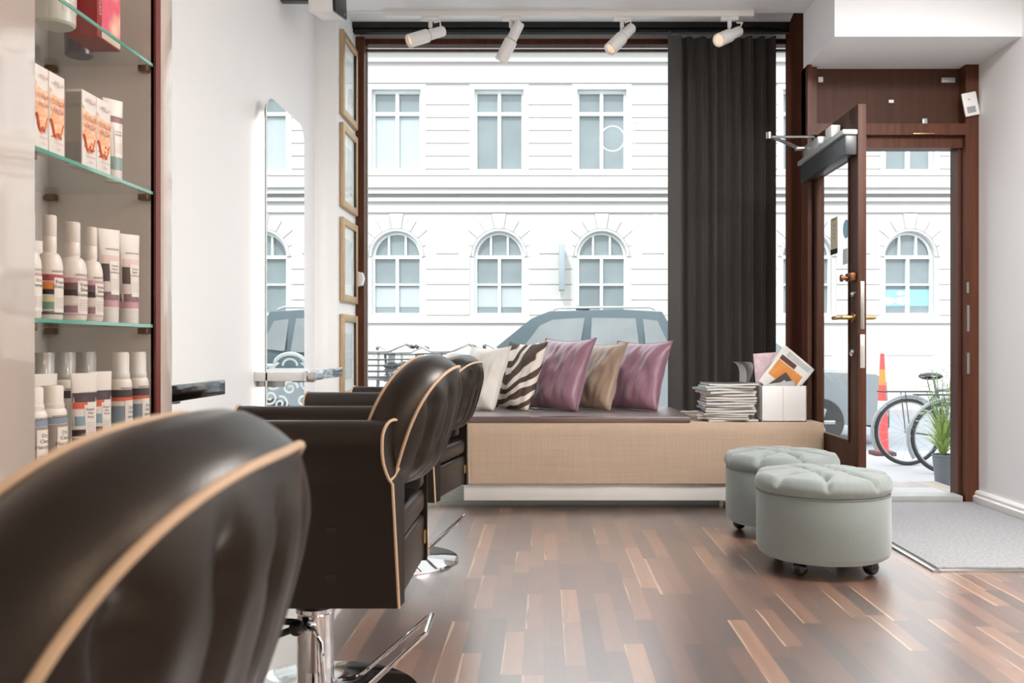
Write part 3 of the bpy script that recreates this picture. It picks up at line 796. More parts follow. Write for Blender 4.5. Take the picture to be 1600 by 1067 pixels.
def pillow(name, label, m, cx, cy, w, yaw, lean, roll, T=.075, seed=0, seam=None):
    """square cushion standing on its lower edge; yaw turns its face to the left, lean tips it back"""
    t = thing(name, label, 'cushion', (cx, cy, .521), 0, 'scatter cushions on the window bench')
    n = 34
    Rm = Matrix.Rotation(R(yaw), 3, 'Z') @ Matrix.Rotation(R(-lean), 3, 'X') @ Matrix.Rotation(R(roll), 3, 'Y')
    pts = {}
    def fn(side):
        def f(i, j):
            u = -1 + 2 * i / n; v = -1 + 2 * j / n
            x = w / 2 * u * (1 - .11 * (1 - v * v) * abs(u) ** 1.5); z = w / 2 * v * (1 - (.1 if v > 0 else .015) * (1 - u * u) * abs(v) ** 1.5)
            th = T * ((1 - u ** 4) * (1 - v ** 4)) ** .55 * (.85 + .15 * math.cos(u * PI / 2) * math.cos(v * PI / 2))
            e = 1 - max(abs(u), abs(v)) ** 6
            th += e * (.018 * noise.noise((u * 1.8 + seed, v * 1.8 + u, side)) + .012 * noise.noise((u * 6 + seed, v * 2.5 - u * 3, side)))
            lowsag = (1 - v) / 2
            th *= .8 + .45 * lowsag
            return Rm @ Vector((x, side * th, z + w / 2 * 0))
        return f
    b = MB(); b.grid(n + 1, n + 1, fn(-1)); b.grid(n + 1, n + 1, fn(1))
    zs = min(v.co.z for v in b.b.verts)
    bmesh.ops.translate(b.b, vec=(0, 0, -zs), verts=b.b.verts)
    for v in b.b.verts:        # the lower edge flattens where it sits
        if v.co.z < .03: v.co.z = .03 * (v.co.z / .03) ** 1.6
    b.build('cover', m, t, ang=60)
    if seam:
        ed = []
        for k in range(4 * n):
            s_i = k // n; q = k % n
            i, j = ((q, 0), (n, q), (n - q, n), (0, n - q))[s_i]
            p = fn(1)(i, j); p.z -= zs; p.z = max(p.z, .004)
            ed.append(p)
        MB().tube(ed, .0035, 6, closed=True).build('piping', seam, t)
    return t
M_MAUVE = mat('mauve_satin', (134, 92, 108), .42, var=.1, scale=5, stretch=(1, 1, 3), sheen=.5, spec=.7)
M_MAUVE2 = mat('mauve_satin_edge', (120, 82, 98), .42, var=.1, scale=5, sheen=.5)
M_TAN = mat('taupe_satin', (152, 128, 108), .45, var=.08, scale=6, sheen=.4)
M_CREAM = mat('cream_striped_linen', (228, 222, 214), .7, var=.1, scale=3, stretch=(14, 14, 1), sheen=.2)
pillow('scatter_cushion', 'cream cushion nearest the far black chair', M_CREAM, -.375, 5.42, .4, -50, 20, 0, seed=1, T=.066, seam=M_CREAM)
pillow('scatter_cushion', 'brown and white zebra print cushion', zebra_mat(), -.155, 5.43, .43, -56, 20, 0, seed=2, T=.052)
pillow('scatter_cushion', 'large mauve cushion in the middle of the row', M_MAUVE, .1, 5.41, .455, -49, 21, 0, seed=3, T=.07, seam=M_MAUVE2)
pillow('scatter_cushion', 'taupe brown cushion between the two mauve ones', M_TAN, .315, 5.43, .425, -54, 20, 0, seed=4, T=.052, seam=M_TAN)
pillow('scatter_cushion', 'mauve cushion at the right end beside the curtain', M_MAUVE, .56, 5.41, .435, -46, 20, 0, seed=5, T=.07, seam=M_MAUVE2)

# ------------------------------------------------------------------ magazines
ORD = ('top', 'second from the top', 'third from the top', 'fourth from the top', 'fifth from the top', 'sixth from the top', 'seventh from the top', 'eighth from the top', 'ninth from the top', 'tenth from the top', 'eleventh from the top', 'twelfth from the top', 'thirteenth from the top', 'lowest but one', 'lowest')
cols = [(120, 122, 126), (222, 220, 216), (150, 206, 208), (226, 224, 222), (206, 200, 196), (128, 96, 74), (220, 216, 212), (130, 134, 150), (226, 224, 220), (120, 118, 150), (214, 210, 206), (90, 92, 96), (222, 218, 212), (186, 196, 200), (224, 222, 218)]
N = len(ORD)
z = .479
order = list(range(N))[::-1]
for i in order:
    th = rnd.uniform(.0115, .0165)
    t = thing('magazine', '%s magazine of the stack beside the white box' % ORD[i], 'magazine', (1.035 + rnd.uniform(-.012, .012), 5.06 + rnd.uniform(-.008, .008), z), R(rnd.uniform(-5, 5)), 'magazines stacked on the bench')
    if i in (2, 3): t.rotation_euler.z = R(14); t.location.x -= .02
    if i in (12, 13): t.rotation_euler.z = R(-16); t.location.x -= .015
    wv_ = rnd.uniform(0, 6)
    def fnm(k, j, zz, th=th, wv_=wv_):
        return None
    b = MB()
    def sheet(zlo, zhi, e):
        bb_ = MB()
        top = bb_.grid(13, 2, lambda k, j: (-.14 - e + (.28 + 2 * e) * k / 12, -.105 - e + (.21 + 2 * e) * j, zhi + .0015 * math.sin(k * .5 + wv_) * (1 if i < 12 else .2)))
        bot = bb_.grid(13, 2, lambda k, j: (-.14 - e + (.28 + 2 * e) * k / 12, -.105 - e + (.21 + 2 * e) * j, zlo + .0015 * math.sin(k * .5 + wv_) * (1 if i < 12 else .2)))
        for k in range(12):
            for j in (0, 1): bb_.b.faces.new((top[k][j], top[k + 1][j], bot[k + 1][j], bot[k][j]))
        for k in (0, 12): bb_.b.faces.new((top[k][0], top[k][1], bot[k][1], bot[k][0]))
        return bb_
    sheet(.0018, th - .0012, -.001).build('pages', M_PAPER, t)
    sheet(th - .0012, th - .0004, .001).build('cover', mat('magazine_cover_%d' % i, cols[i], .3, var=.2, scale=12), t)
    z += th + .0004
ztop = z
t = thing('magazine', 'curled open magazine standing on top of the stack', 'magazine', (1.12, 5.05, ztop + .002), 0, 'magazines stacked on the bench')
for k, (lean_, m, nm) in enumerate(((-.05, M_PAPER, 'page'), (-.035, M_PAPER, 'page'), (-.015, M_PAPER, 'page'), (.012, mat('glossy_cover', (226, 226, 228), .25), 'cover'))):
    b = MB()
    b.grid(9, 3, lambda i, j: (lean_ * (i / 8) + .02 * math.sin(i / 8 * PI) + k * .004, -.09 + .09 * j, .0 + .115 * math.sin(i / 8 * PI / 2)))
    b.grid(9, 3, lambda i, j: (lean_ * (i / 8) + .02 * math.sin(i / 8 * PI) + k * .004 + .0012, -.09 + .09 * j, .0 + .115 * math.sin(i / 8 * PI / 2)))
    b.build(nm, m, t)
wb = thing('storage_box', 'square white box filled with magazines on the bench end', 'box', (1.325, 5.06, .479))
b = MB(); W2, D2, HB = .126, .115, .198
b.box(-W2, W2, -D2, -D2 + .006, 0, HB, .001).box(-W2, W2, D2 - .006, D2, 0, HB, .001).box(-W2, -W2 + .006, -D2, D2, 0, HB, .001).box(W2 - .006, W2, -D2, D2, 0, HB, .001).box(-W2, W2, -D2, D2, 0, .006)
b.build('box_shell', M_WHITEP, wb)
MB().box(-.006, -.004, -D2 - .0006, -D2, .004, HB - .004).build('seam', M_LGREY, wb)
def standing(label, loc, rot, w, h, covm, th=.008, art=()):
    t = thing('magazine', label, 'magazine', loc, 0, 'magazines standing in the white box')
    t.rotation_euler = rot
    MB().box(-w / 2, w / 2, -th / 2, th / 2, 0, h, .001).build('pages', M_PAPER, t)
    c = MB().box(-w / 2 - .001, w / 2 + .001, -th / 2 - .0012, -th / 2 - .0002, -.001, h + .001).build('cover', covm, t)
    for (x0, x1, z0, z1, m) in art:
        bx('cover_picture', m, x0 * w, x1 * w, -th / 2 - .0018, -th / 2 - .0013, z0 * h, z1 * h, c)
    return t
pinkm = mat('pink_floral_cover', (222, 190, 196), .3, var=.5, scale=26)
orm = mat('orange_photo', (212, 140, 70), .3, var=.35, scale=14)
brm = mat('brown_photo', (88, 58, 46), .3, var=.3, scale=12)
whm = mat('white_cover', (226, 224, 220), .3, var=.06, scale=18)
gym = mat('grey_figure_photo', (186, 188, 190), .3, var=.3, scale=22)
dkm = mat('dark_grey_cover', (70, 64, 62), .3, var=.3, scale=20)
standing('magazine with pink floral cover at the back of the white box', (1.318, 5.13, .62), (R(-4), R(-4), 0), .2, .24, pinkm)
standing('white sketch covered magazine in the white box tilted behind the orange one', (1.375, 5.09, .742), (R(-3), R(40), 0), .22, .12, whm, art=((-.3, .42, .2, .92, gym),))
standing('magazine with an orange cover picture leaning in the white box', (1.285, 5.035, .642), (R(-4), R(38), 0), .2, .205, whm, art=((-.42, .42, .32, .82, orm), (-.42, .1, .84, .98, brm)))
standing('small dark grey magazine in the white box in front of the orange covered one', (1.37, 4.99, .585), (R(-3), R(-34), 0), .15, .15, dkm, art=((-.2, .3, .4, .8, gym),))
standing('thin paper leaflet lying low at the front of the white box', (1.31, 4.965, .62), (R(-3), R(-8), 0), .17, .075, gym)

# ------------------------------------------------------------------ ottomans
def ottoman(label, x, y, rz):
    t = thing('ottoman', label, 'ottoman', (x, y, 0), rz, 'tufted velvet ottomans')
    Rr = .263
    n = 72
    prof = [(Rr - .045, .056), (Rr - .02, .058), (Rr - .006, .068), (Rr, .085), (Rr, .2), (Rr, .3), (Rr - .004, .309)]
    b = MB(); b.lathe(prof, n)
    b.build('drum', M_VELVET, t)
    but = [(.075 * math.cos(a), .075 * math.sin(a)) for a in (R(45), R(135), R(225), R(315))] + [(.165 * math.cos(R(22.5 + 45 * k)), .165 * math.sin(R(22.5 + 45 * k))) for k in range(8)]
    segs = []
    for i in range(4):
        a = Vector(but[i])
        segs.append((a, Vector(but[(i + 1) % 4])))
        ds = sorted(range(4, 12), key=lambda q: (Vector(but[q]) - a).length)[:2]
        segs += [(a, Vector(but[q])) for q in ds]
    for k in range(8):
        a = Vector(but[4 + k]); segs.append((a, a.normalized() * .262))
    def dseg(p, a, b_):
        d = b_ - a; f = max(0, min(1, (p - a).dot(d) / d.length_squared)); return (p - a - d * f).length
    m = 26
    def top(i, j):
        f = j / (m - 1)
        # profile: 0 centre -> 1 seam under the rim
        if f < .72:
            r = Rr * (f / .72) * .955; z = .398 - .018 * (f / .72) ** 3
        else:
            q = (f - .72) / .28
            a = -PI * .18 + q * PI * .72
            r = Rr * .955 + .018 * (math.sin(q * PI) * .9 + q * .25); z = .38 - .066 * q - .004 * math.sin(q * PI)
        a = 2 * PI * i / 144
        p = Vector((r * math.cos(a), r * math.sin(a)))
        dim = sum(.042 * math.exp(-((p - Vector(c)).length / .017) ** 2) for c in but)
        ds = min(dseg(p, *s) for s in segs)
        fade = 1 if f < .72 else max(0, 1 - (f - .72) / .28)
        cr = .017 * math.exp(-(ds / .011) ** 2) - .006 * (1 - math.exp(-(ds / .03) ** 2))
        z -= (dim + cr) * fade
        if f >= .72:
            k2 = .011 * math.exp(-(ds / .008) ** 2) * fade + .0018 * math.sin(i * 2.3) * fade
            p *= (r - k2) / max(r, 1e-6)
        return (p.x, p.y, z)
    b = MB(); b.grid(144, m, top, cu=True); b.build('tufted_lid', M_VELVET, t, ang=70)
    bu = MB()
    for c in but: bu.ball((c[0], c[1], .358), .009, 10, (1, 1, .5))
    bu.build('button', M_VELVET, t)
    MB().tube([((Rr - .004) * math.cos(2 * PI * k / 64), (Rr - .004) * math.sin(2 * PI * k / 64), .311) for k in range(64)], .0035, 6, closed=True).build('seam', mat('seam_cord_cloth', (120, 128, 124), .8), t)  # slightly darker cloth cord round the seam
    for k in range(4):
        a = R(38 + 90 * k)
        c = (.2 * math.cos(a), .2 * math.sin(a))
        MB().cyl((c[0], c[1], .03), (c[0], c[1], .057), .014).ball((c[0], c[1], .0315), .0315, 16, (1, 1, 1)).build('caster', mat('black_gloss_caster', (26, 25, 25), .18), t)
    return t
ottoman('round grey-green velvet ottoman in front, nearest the camera', 1.134, 3.65, R(10))
ottoman('round grey velvet ottoman behind, close to the bench', 1.145, 4.325, R(30))

# ------------------------------------------------------------------ salon chairs (local: +x to the rear, +y lateral)
RR, LEAN, TH, WB, HB_, ZC, PW, CV, UP = .317, .285, .094, .2325, .221, .633, 2.9, .053, .0255
ZB = .585
def back_pt(s, v, front, extra=0):
    ww = WB * (.925 if front else 1) * (1 + .0)
    if v < .25: ww *= 1 - .06 * (1 - v / .25) ** 2
    zt = ZC + HB_ * max(0, 1 - abs(s) ** PW) ** (1 / PW) + (UP if front else 0)
    z_ = ZB + (zt - ZB) * v
    a = s * ww
    r_ = RR + (z_ - .711) * LEAN - CV * s * s - (TH if front else 0)
    return Vector((r_, a, z_)), ww, zt
def tuft(a, z_):
    """depth pressed into the rear cover at (a, z)"""
    p = Vector((a, z_)); d = 0
    top = min(1, max(0, (.838 - z_) / .05))
    for k in range(-3, 4):
        q = -.02 + .078 * k + .03 * (.79 - z_) * (1 if k < 1 else -.4)
        d += .021 * top * math.exp(-((a - q) / .012) ** 2) + .012 * math.exp(-((p - Vector((q, .79 if k % 2 else .775))).length / .018) ** 2)
        d += .01 * math.exp(-((p - Vector((q, .67 if k % 2 else .655))).length / .02) ** 2)
    return d - .006 * top
def back_mesh():
    b = MB()
    n, m = 72, 44
    S = [math.sin((-1 + 2 * i / n) * PI / 2) for i in range(n + 1)]
    def surf(front):
        def f(i, j):
            s, v = S[i], j / m
            p, ww, zt = back_pt(s, v, front)
            e = (1 - abs(s) ** 5) * (1 - v ** 7) * (1 - (1 - v) ** 8)
            if front: p.x -= .02 * e
            else: p.x += .027 * e - tuft(p.y, p.z) * min(1, e * 1.4)
            return p
        return f
    gr = b.grid(n + 1, m + 1, surf(False)); gf = b.grid(n + 1, m + 1, surf(True))
    def loop(g): return [g[0][j] for j in range(m)] + [g[i][m] for i in range(n)] + [g[n][m - j] for j in range(m)] + [g[n - i][0] for i in range(n)]
    lr, lf_ = loop(gr), loop(gf)
    N_ = len(lr)
    mid = Vector((RR - .06, 0, .68))
    prev = lr
    for k in range(1, 7):
        f = k / 6
        if k == 6: cur = lf_
        else:
            cur = []
            for q in range(N_):
                p = lr[q].co.lerp(lf_[q].co, f)
                o_ = Vector((0, p.y, (p.z - .66) * .9))
                o_ = o_.normalized() if o_.length > 1e-6 else Vector((0, 0, 1))
                cur.append(b.b.verts.new(p + o_ * .016 * math.sin(f * PI)))
        for q in range(N_):
            try: b.b.faces.new((prev[q], prev[(q + 1) % N_], cur[(q + 1) % N_], cur[q]))
            except ValueError: pass
        prev = cur
    return b
def edge_path(front):
    pts = [back_pt(-1, j / 14, front)[0] for j in range(14)]
    pts += [back_pt(math.sin((-1 + 2 * i / 60) * PI / 2), 1, front)[0] for i in range(61)]
    pts += [back_pt(1, 1 - j / 14, front)[0] for j in range(1, 15)]
    for p in pts: p.x += -.002 if front else .003
    out = [pts[0]]
    for p in pts[1:]:
        if (p - out[-1]).length > .002: out.append(p)
    return out
def arm_section():
    P = [(-.2, .317), (-.2, .66)]
    for k in range(9):                           # rolled top
        a = PI - PI * k / 8
        P.append((-.238 - .038 * math.cos(a), .692 + .046 * math.sin(a)))
    # order: inner -> over the top -> outer
    P = [(-.2, .317), (-.2, .692)] + [(-.24 + .04 * math.cos(PI * k / 10), .695 + .044 * math.sin(PI * k / 10)) for k in range(1, 11)]
    P += [(-.281, .67), (-.276, .645), (-.266, .622), (-.256, .606), (-.252, .595), (-.252, .317)]
    return P
def rear_of(a, z_):
    o_ = max(0, min(1, (-a - .2) / .08))
    return .256 - .008 * o_ - (.03 * o_ if z_ > .6 else .03 * o_ * max(0, 1 - (.6 - z_) / .02))
def make_chair(label):
    t = thing('salon_chair', label, 'chair', (0, 0, 0), 0, 'black leather salon chairs')
    bk = back_mesh().build('backrest', M_LEATHER, t, ang=80)
    MB().tube(edge_path(False), .0038, 8).build('piping', M_PIPE, bk)
    MB().tube(edge_path(True), .0037, 8).build('piping', M_PIPE, bk)
    sec = arm_section()
    for sgn in (1, -1):
        b = MB()
        nn = 14
        def f(i, j):
            a, z_ = sec[j]
            r0, r1 = -.275, rear_of(a, z_)
            return (r0 + (r1 - r0) * i / nn, a * sgn, z_)
        g = b.grid(nn + 1, len(sec), f, cv=True)
        b.b.faces.new(g[0]); b.b.faces.new(g[nn])
        ar = b.build('arm', M_LEATHER, t)
        for rr_, fl in ((0, 1), (1, 1)):
            pts = []
            for a, z_ in sec[1:]:
                pts.append(((rear_of(a, z_) + .001 if rr_ else -.276), a * sgn * 1.004, z_ + .001))
            pts.append((pts[-1][0], pts[-1][1], .318))
            if rr_: pts = [(rear_of(a, z_) + .0015, a * sgn, z_) for a, z_ in ((-.254, .604), (-.24, .612), (-.222, .63), (-.208, .655))] + pts
            else: pts = [(pts[0][0], pts[0][1], .62)] + pts
            MB().tube(pts, .0035, 6).build('piping', M_PIPE, ar)
        for q, zz in ((.1, .49), (.1, .385), (-.1, .49), (-.1, .385)):
            MB().lathe([(.012, 0), (.011, .003), (.006, .005), (0, .005)], 14, (q, -.252 * sgn, zz), M=Matrix.Rotation(R(90 * sgn), 4, 'X')).build('button', M_LEATHER, ar)
    MB().box(-.27, .25, -.2, .2, .45, .52, .022, 4).build('seat', M_LEATHER, t)
    MB().box(-.26, .249, -.2, .2, .32, .447, .014, 3).build('seat_base', M_LEATHER, t)
    MB().box(.249, .254, .165, .195, .37, .405, .001).build('brand_plate', M_BRASS, t)
    MB().box(-.02, .27, -.03, .03, .55, .6, .01).build('back_bracket', M_BLACK, t)
    MB().box(-.14, .14, -.14, .14, .3, .322, .004).build('mount_plate', M_BLACK, t)
    return t
def chair_base(t, dz):
    """pump column, disc and lever, standing on the floor whatever the seat height"""
    MB().lathe([(0, -dz), (.262, -dz), (.265, .004 - dz), (.262, .012 - dz), (.2, .017 - dz), (.09, .022 - dz), (.06, .03 - dz), (.048, .036 - dz)], 64).build('base_disc', M_CHROME, t)
    MB().lathe([(.046, .02 - dz), (.046, .235), (.05, .24), (.05, .25), (.036, .255), (.036, .305)], 32).build('column', M_CHROME, t)
    lv = MB()
    A = [(-.015, -.06, .218), (.015, -.075, .212), (.035, -.085, .185), (.045, -.09, .08), (.06, -.09, .035), (.085, -.088, .03), (.11, -.086, .042), (.272, -.085, .192), (.288, -.08, .205)]
    B = [(.288, .045, .215), (.272, .055, .2), (.11, .06, .06), (.08, .06, .045), (.045, .05, .045)]
    lv.tube(A + B, .0062, 8)
    lv.build('pump_lever', M_CHROME, t)
    kb = MB().ball((-.03, -.062, .214), .02, 14).tube([(-.03, -.062, .214), (-.085, -.07, .195)], .0085, 8).tube([(-.03, -.05, .224), (-.075, -.06, .23)], .0085, 8)
    kb.build('lever_knob', M_BLACK, t)
c2 = make_chair('black leather salon chair in the middle, its pump base in full view')
c1 = dup(c2); c3 = dup(c2)
c1['label'] = 'black leather salon chair in the foreground with tufted back towards the camera'
c3['label'] = 'black leather salon chair farthest away, beside the window bench'
c2.location = (-.577, 2.262, -.007); c2.rotation_euler.z = 0
c1.location = (-.556, .664, -.034); c1.rotation_euler.z = R(1.6)
c3.location = (-.622, 3.74, -.022); c3.rotation_euler.z = R(-10)
for c, dz in ((c2, -.007), (c1, -.034), (c3, -.022)): chair_base(c, dz)

# ------------------------------------------------------------------ track lights
rail = MB().box(-.915, 1.207, 5.15, 5.185, 2.795, 2.83, .002).build('light_track', M_WHITEP)
tag(rail, 'white ceiling light track with four spotlights', 'light track')
MB().tube([(-1.2, 5.17, 2.822), (-.96, 5.17, 2.822), (-.915, 5.17, 2.815)], .004).build('cable', M_WHITEP, rail)
M_LENS = mat('warm_lamp_lens', (255, 226, 204), .3, emit=(255, 214, 184), es=.55)
for x, d, tx in ((-.655, (-.78, -.5, -.42), 'white track spotlight at the left end'), (-.19, (-.42, .12, -.8), 'white track spotlight second from the left, pointing away'),
                 (.45, (-.52, -.42, -.62), 'white track spotlight third from the left'), (1.07, (-.6, -.62, -.42), 'white track spotlight at the right end in front of the curtain')):
    t = thing('track_spotlight', tx, 'spotlight', (x, 5.168, 2.795), 0, 'spotlights on the ceiling track')
    MB().box(-.05, .05, -.016, .016, -.022, 0, .003).cyl((.0, 0, -.022), (0, 0, -.06), .012).build('adapter', M_WHITEP, t)
    dv = Vector(d).normalized()
    q = Vector((0, 0, 1)).rotation_difference(dv).to_matrix().to_4x4()
    c = Vector((.02, -.01, -.1))
    T_ = Matrix.Translation(c) @ q
    b = MB().lathe([(0, -.07), (.026, -.07), (.03, -.062), (.03, .02), (.03, .06)], 24, M=T_)
    hb_ = b.build('lamp_body', M_WHITEP, t)
    MB().lathe([(.0305, .04), (.038, .045), (.038, .17), (.031, .17), (.031, .15), (0, .15)], 24, M=T_, cap=False).build('lamp_head', M_WHITEP, hb_)
    MB().lathe([(.031, .035), (.0315, .035), (.0315, .046), (.031, .046)], 24, M=T_, cap=False).build('joint_ring', M_LGREY, hb_)
    MB().lathe([(0, .151), (.03, .151), (.03, .153), (0, .153)], 20, M=T_).build('lens', M_LENS, hb_)
    MB().tube([T_ @ Vector((.03, 0, -.05)), T_ @ Vector((.06, 0, -.05)), T_ @ Vector((.055, .02, -.02))], .005).tube([Vector((0, 0, -.055)), T_ @ Vector((.0, .034, 0)), T_ @ Vector((0, .034, .02))], .007).build('yoke', M_WHITEP, t)

# ------------------------------------------------------------------ outdoors
struct(bx('ground_pavement', M_PAVE, -14, 18, 5.3, 10.6, -.5, -.35))
struct(bx('ground_street', M_STREET, -14, 18, 10.6, 17.2, -.6, -.43))
struct(bx('ground_pavement', M_PAVE, -14, 18, 17.2, 19.6, -.6, -.33))
bd = thing('apartment_building', 'white rusticated townhouse with arched windows across the street', 'building', (0, 19, 0))
PER, X0, WW = 2.176, -3.127, 1.045
ZU0, ZU1, ZA0, ZS, ZA1 = 4.59, 6.33, 1.524, 2.79, 3.315
KS = range(-3, 9)
wl = MB()
xa, xb = X0 + KS[0] * PER - PER / 2, X0 + KS[-1] * PER + PER / 2
wl.box(xa, xb, .3, .5, -.4, 9)
wl.box(xa, xb, 0, .3, -.4, .05).box(xa, xb, 0, .3, .69, ZA0 - .0).box(xa, xb, 0, .3, 3.75, ZU0).box(xa, xb, 0, .3, ZU1, 9)
wl.box(xa, xb, -.06, 0, 1.38, 1.5).box(xa, xb, -.02, 0, -.4, 1.38 - .7)
for z0, z1, d in ((3.72, 3.8, .05), (3.95, 4.03, .08), (4.1, 4.22, .16), (4.22, 4.4, .22), (4.4, 4.46, .16), (4.5, 4.59, .07), (6.46, 6.5, .05), (6.9, 6.97, .08), (7.15, 7.25, .14), (7.25, 7.4, .26)):
    wl.box(xa, xb, -d, 0, z0, z1)
for k in KS:
    cx = X0 + k * PER
    for s in (-1, 1):
        a, b_ = cx + s * WW / 2, cx + s * PER / 2
        x0, x1 = min(a, b_), max(a, b_)
        wl.box(x0, x1, 0, .3, ZA0, ZS).box(x0, x1, 0, .3, ZU0, ZU1).box(x0, x1, 0, .3, .05, .69)
        # rusticated courses on the piers
        e0, e1 = (x0 + (.1 if s > 0 else 0), x1 - (.1 if s < 0 else 0))
        for q in range(6): wl.box(e0, e1, -.025, 0, ZU0 + .06 + q * .272, ZU0 + .06 + q * .272 + .25)
        for q in range(5): wl.box(e0, e1, -.025, 0, ZA0 + .03 + q * .325, ZA0 + .03 + q * .325 + .3)
    n = 18
    arc = [(cx + WW / 2 * math.cos(PI * i / n), ZS + (ZA1 - ZS) * math.sin(PI * i / n)) for i in range(n + 1)]
    wl.prism([(cx + PER / 2, ZS)] + arc + [(cx - PER / 2, ZS), (cx - PER / 2, 3.75), (cx + PER / 2, 3.75)], 'y', 0, .3)
    for i in range(9):      # arch stones
        a0, a1 = PI * (i + .04) / 9, PI * (i + .96) / 9
        r0, r1 = .6, .86 + (.06 if i == 4 else 0)
        wl.prism([(cx + r0 * math.cos(a0), ZS + r0 * math.sin(a0)), (cx + r1 * math.cos(a0), ZS + r1 * math.sin(a0)), (cx + r1 * math.cos(a1), ZS + r1 * math.sin(a1)), (cx + r0 * math.cos(a1), ZS + r0 * math.sin(a1))], 'y', -.03, 0)
    wl.tube([(cx + .56 * math.cos(PI * i / n), -.01, ZS + .56 * math.sin(PI * i / n)) for i in range(n + 1)], .03, 6)
wl.build('wall', M_STONE, bd, flat=True)
M_BLIND = mat('white_half_blind', (176, 184, 186), .8, var=.03)
fsign = mat('blue_window_film', (140, 184, 208), .4, var=.04)
for k in KS:
    cx = X0 + k * PER
    h = WW / 2
    f = MB().box(cx - h, cx - h + .05, .097, .18, ZU0, ZU1).box(cx + h - .05, cx + h, .097, .18, ZU0, ZU1).box(cx - h, cx + h, .1, .18, ZU1 - .06, ZU1).box(cx - h, cx + h, .1, .18, ZU0, ZU0 + .07)
    f.box(cx - .035, cx + .035, .086, .18, ZU0 + .001, ZU1 - .001).box(cx - h, cx + h, .09, .18, ZU1 - .53, ZU1 - .46)
    f.box(cx - h - .1, cx - h, -.04, .0, ZU0, ZU1).box(cx + h, cx + h + .1, -.04, 0, ZU0, ZU1).box(cx - h - .1, cx + h + .1, -.045, 0, ZU1, ZU1 + .1)
    wn = f.build('window', M_FRAMEW, bd, flat=True)
    bx('pane', M_PANE, cx - h + .04, cx + h - .04, .18, .19, ZU0 + .05, ZU1 - .05, wn)
    if k in (0, 3): bx('blind', M_BLIND, cx - h + .05, cx + h - .05, .17, .178, ZU0 + .06, ZU1 - .55, wn)
    n = 16
    f = MB().box(cx - h, cx - h + .045, .097, .18, ZA0, ZS).box(cx + h - .045, cx + h, .097, .18, ZA0, ZS).box(cx - h, cx + h, .1, .18, ZA0, ZA0 + .07).box(cx - h, cx + h, .09, .18, ZS - .04, ZS + .03).box(cx - .03, cx + .03, .086, .18, ZA0 + .001, ZS + .02)
    f.box(cx - .2, cx - .16, .1, .18, ZS, ZS + .47).box(cx + .16, cx + .2, .1, .18, ZS, ZS + .47).box(cx - h, cx + h, .1, .17, 2.18, 2.22)
    f.tube([(cx + (h - .02) * math.cos(PI * i / n), .14, ZS + (ZA1 - ZS - .02) * math.sin(PI * i / n)) for i in range(n + 1)], .035, 6)
    wn = f.build('window', M_FRAMEW, bd, flat=True)
    pa = [(cx + (h - .03) * math.cos(PI * i / n), ZS + (ZA1 - ZS - .03) * math.sin(PI * i / n)) for i in range(n + 1)] + [(cx - h + .03, ZA0 + .05), (cx + h - .03, ZA0 + .05)]
    MB().prism(pa, 'y', .18, .19).build('pane', M_PANE, wn, flat=True)
    if k in (0, 1): bx('blind', M_BLIND, cx - h + .04, cx + h - .04, .17, .178, ZA0 + .2, 2.15, wn)
    if k == 5:
        bx('window_film', fsign, cx - h + .05, cx + h - .05, .17, .178, ZA0 + .22, 2.1, wn)
        MB().ball((cx - .38, .168, 1.86), .14, 14, (1, .03, .55)).ball((cx - .08, .168, 1.86), .16, 14, (1, .03, .5)).ball((cx - .12, .168, 2.02), .1, 14, (1, .03, .4)).build('lettering', M_FRAMEW, wn)
    f = MB().box(cx - h, cx + h, .1, .18, .05, .12).box(cx - h, cx + h, .1, .18, .62, .69).box(cx - h, cx - h + .05, .1, .18, .05, .69).box(cx + h - .05, cx + h, .1, .18, .05, .69).build('cellar_window', M_FRAMEW, bd, flat=True)
    bx('pane', M_PANE, cx - h + .04, cx + h - .04, .18, .19, .1, .64, f)
vs = thing('projecting_sign', 'narrow vertical sign on the white house between two arched windows', 'sign', (.37, 18.7, 2.05))
MB().box(-.06, .06, -.18, .18, 0, .95, .01).build('sign_panel', mat('grey_sign', (150, 162, 166), .5), vs)
MB().cyl((0, .18, .85), (0, .27, .85), .015).cyl((0, .18, .1), (0, .27, .1), .015).build('bracket', M_STEEL, vs)

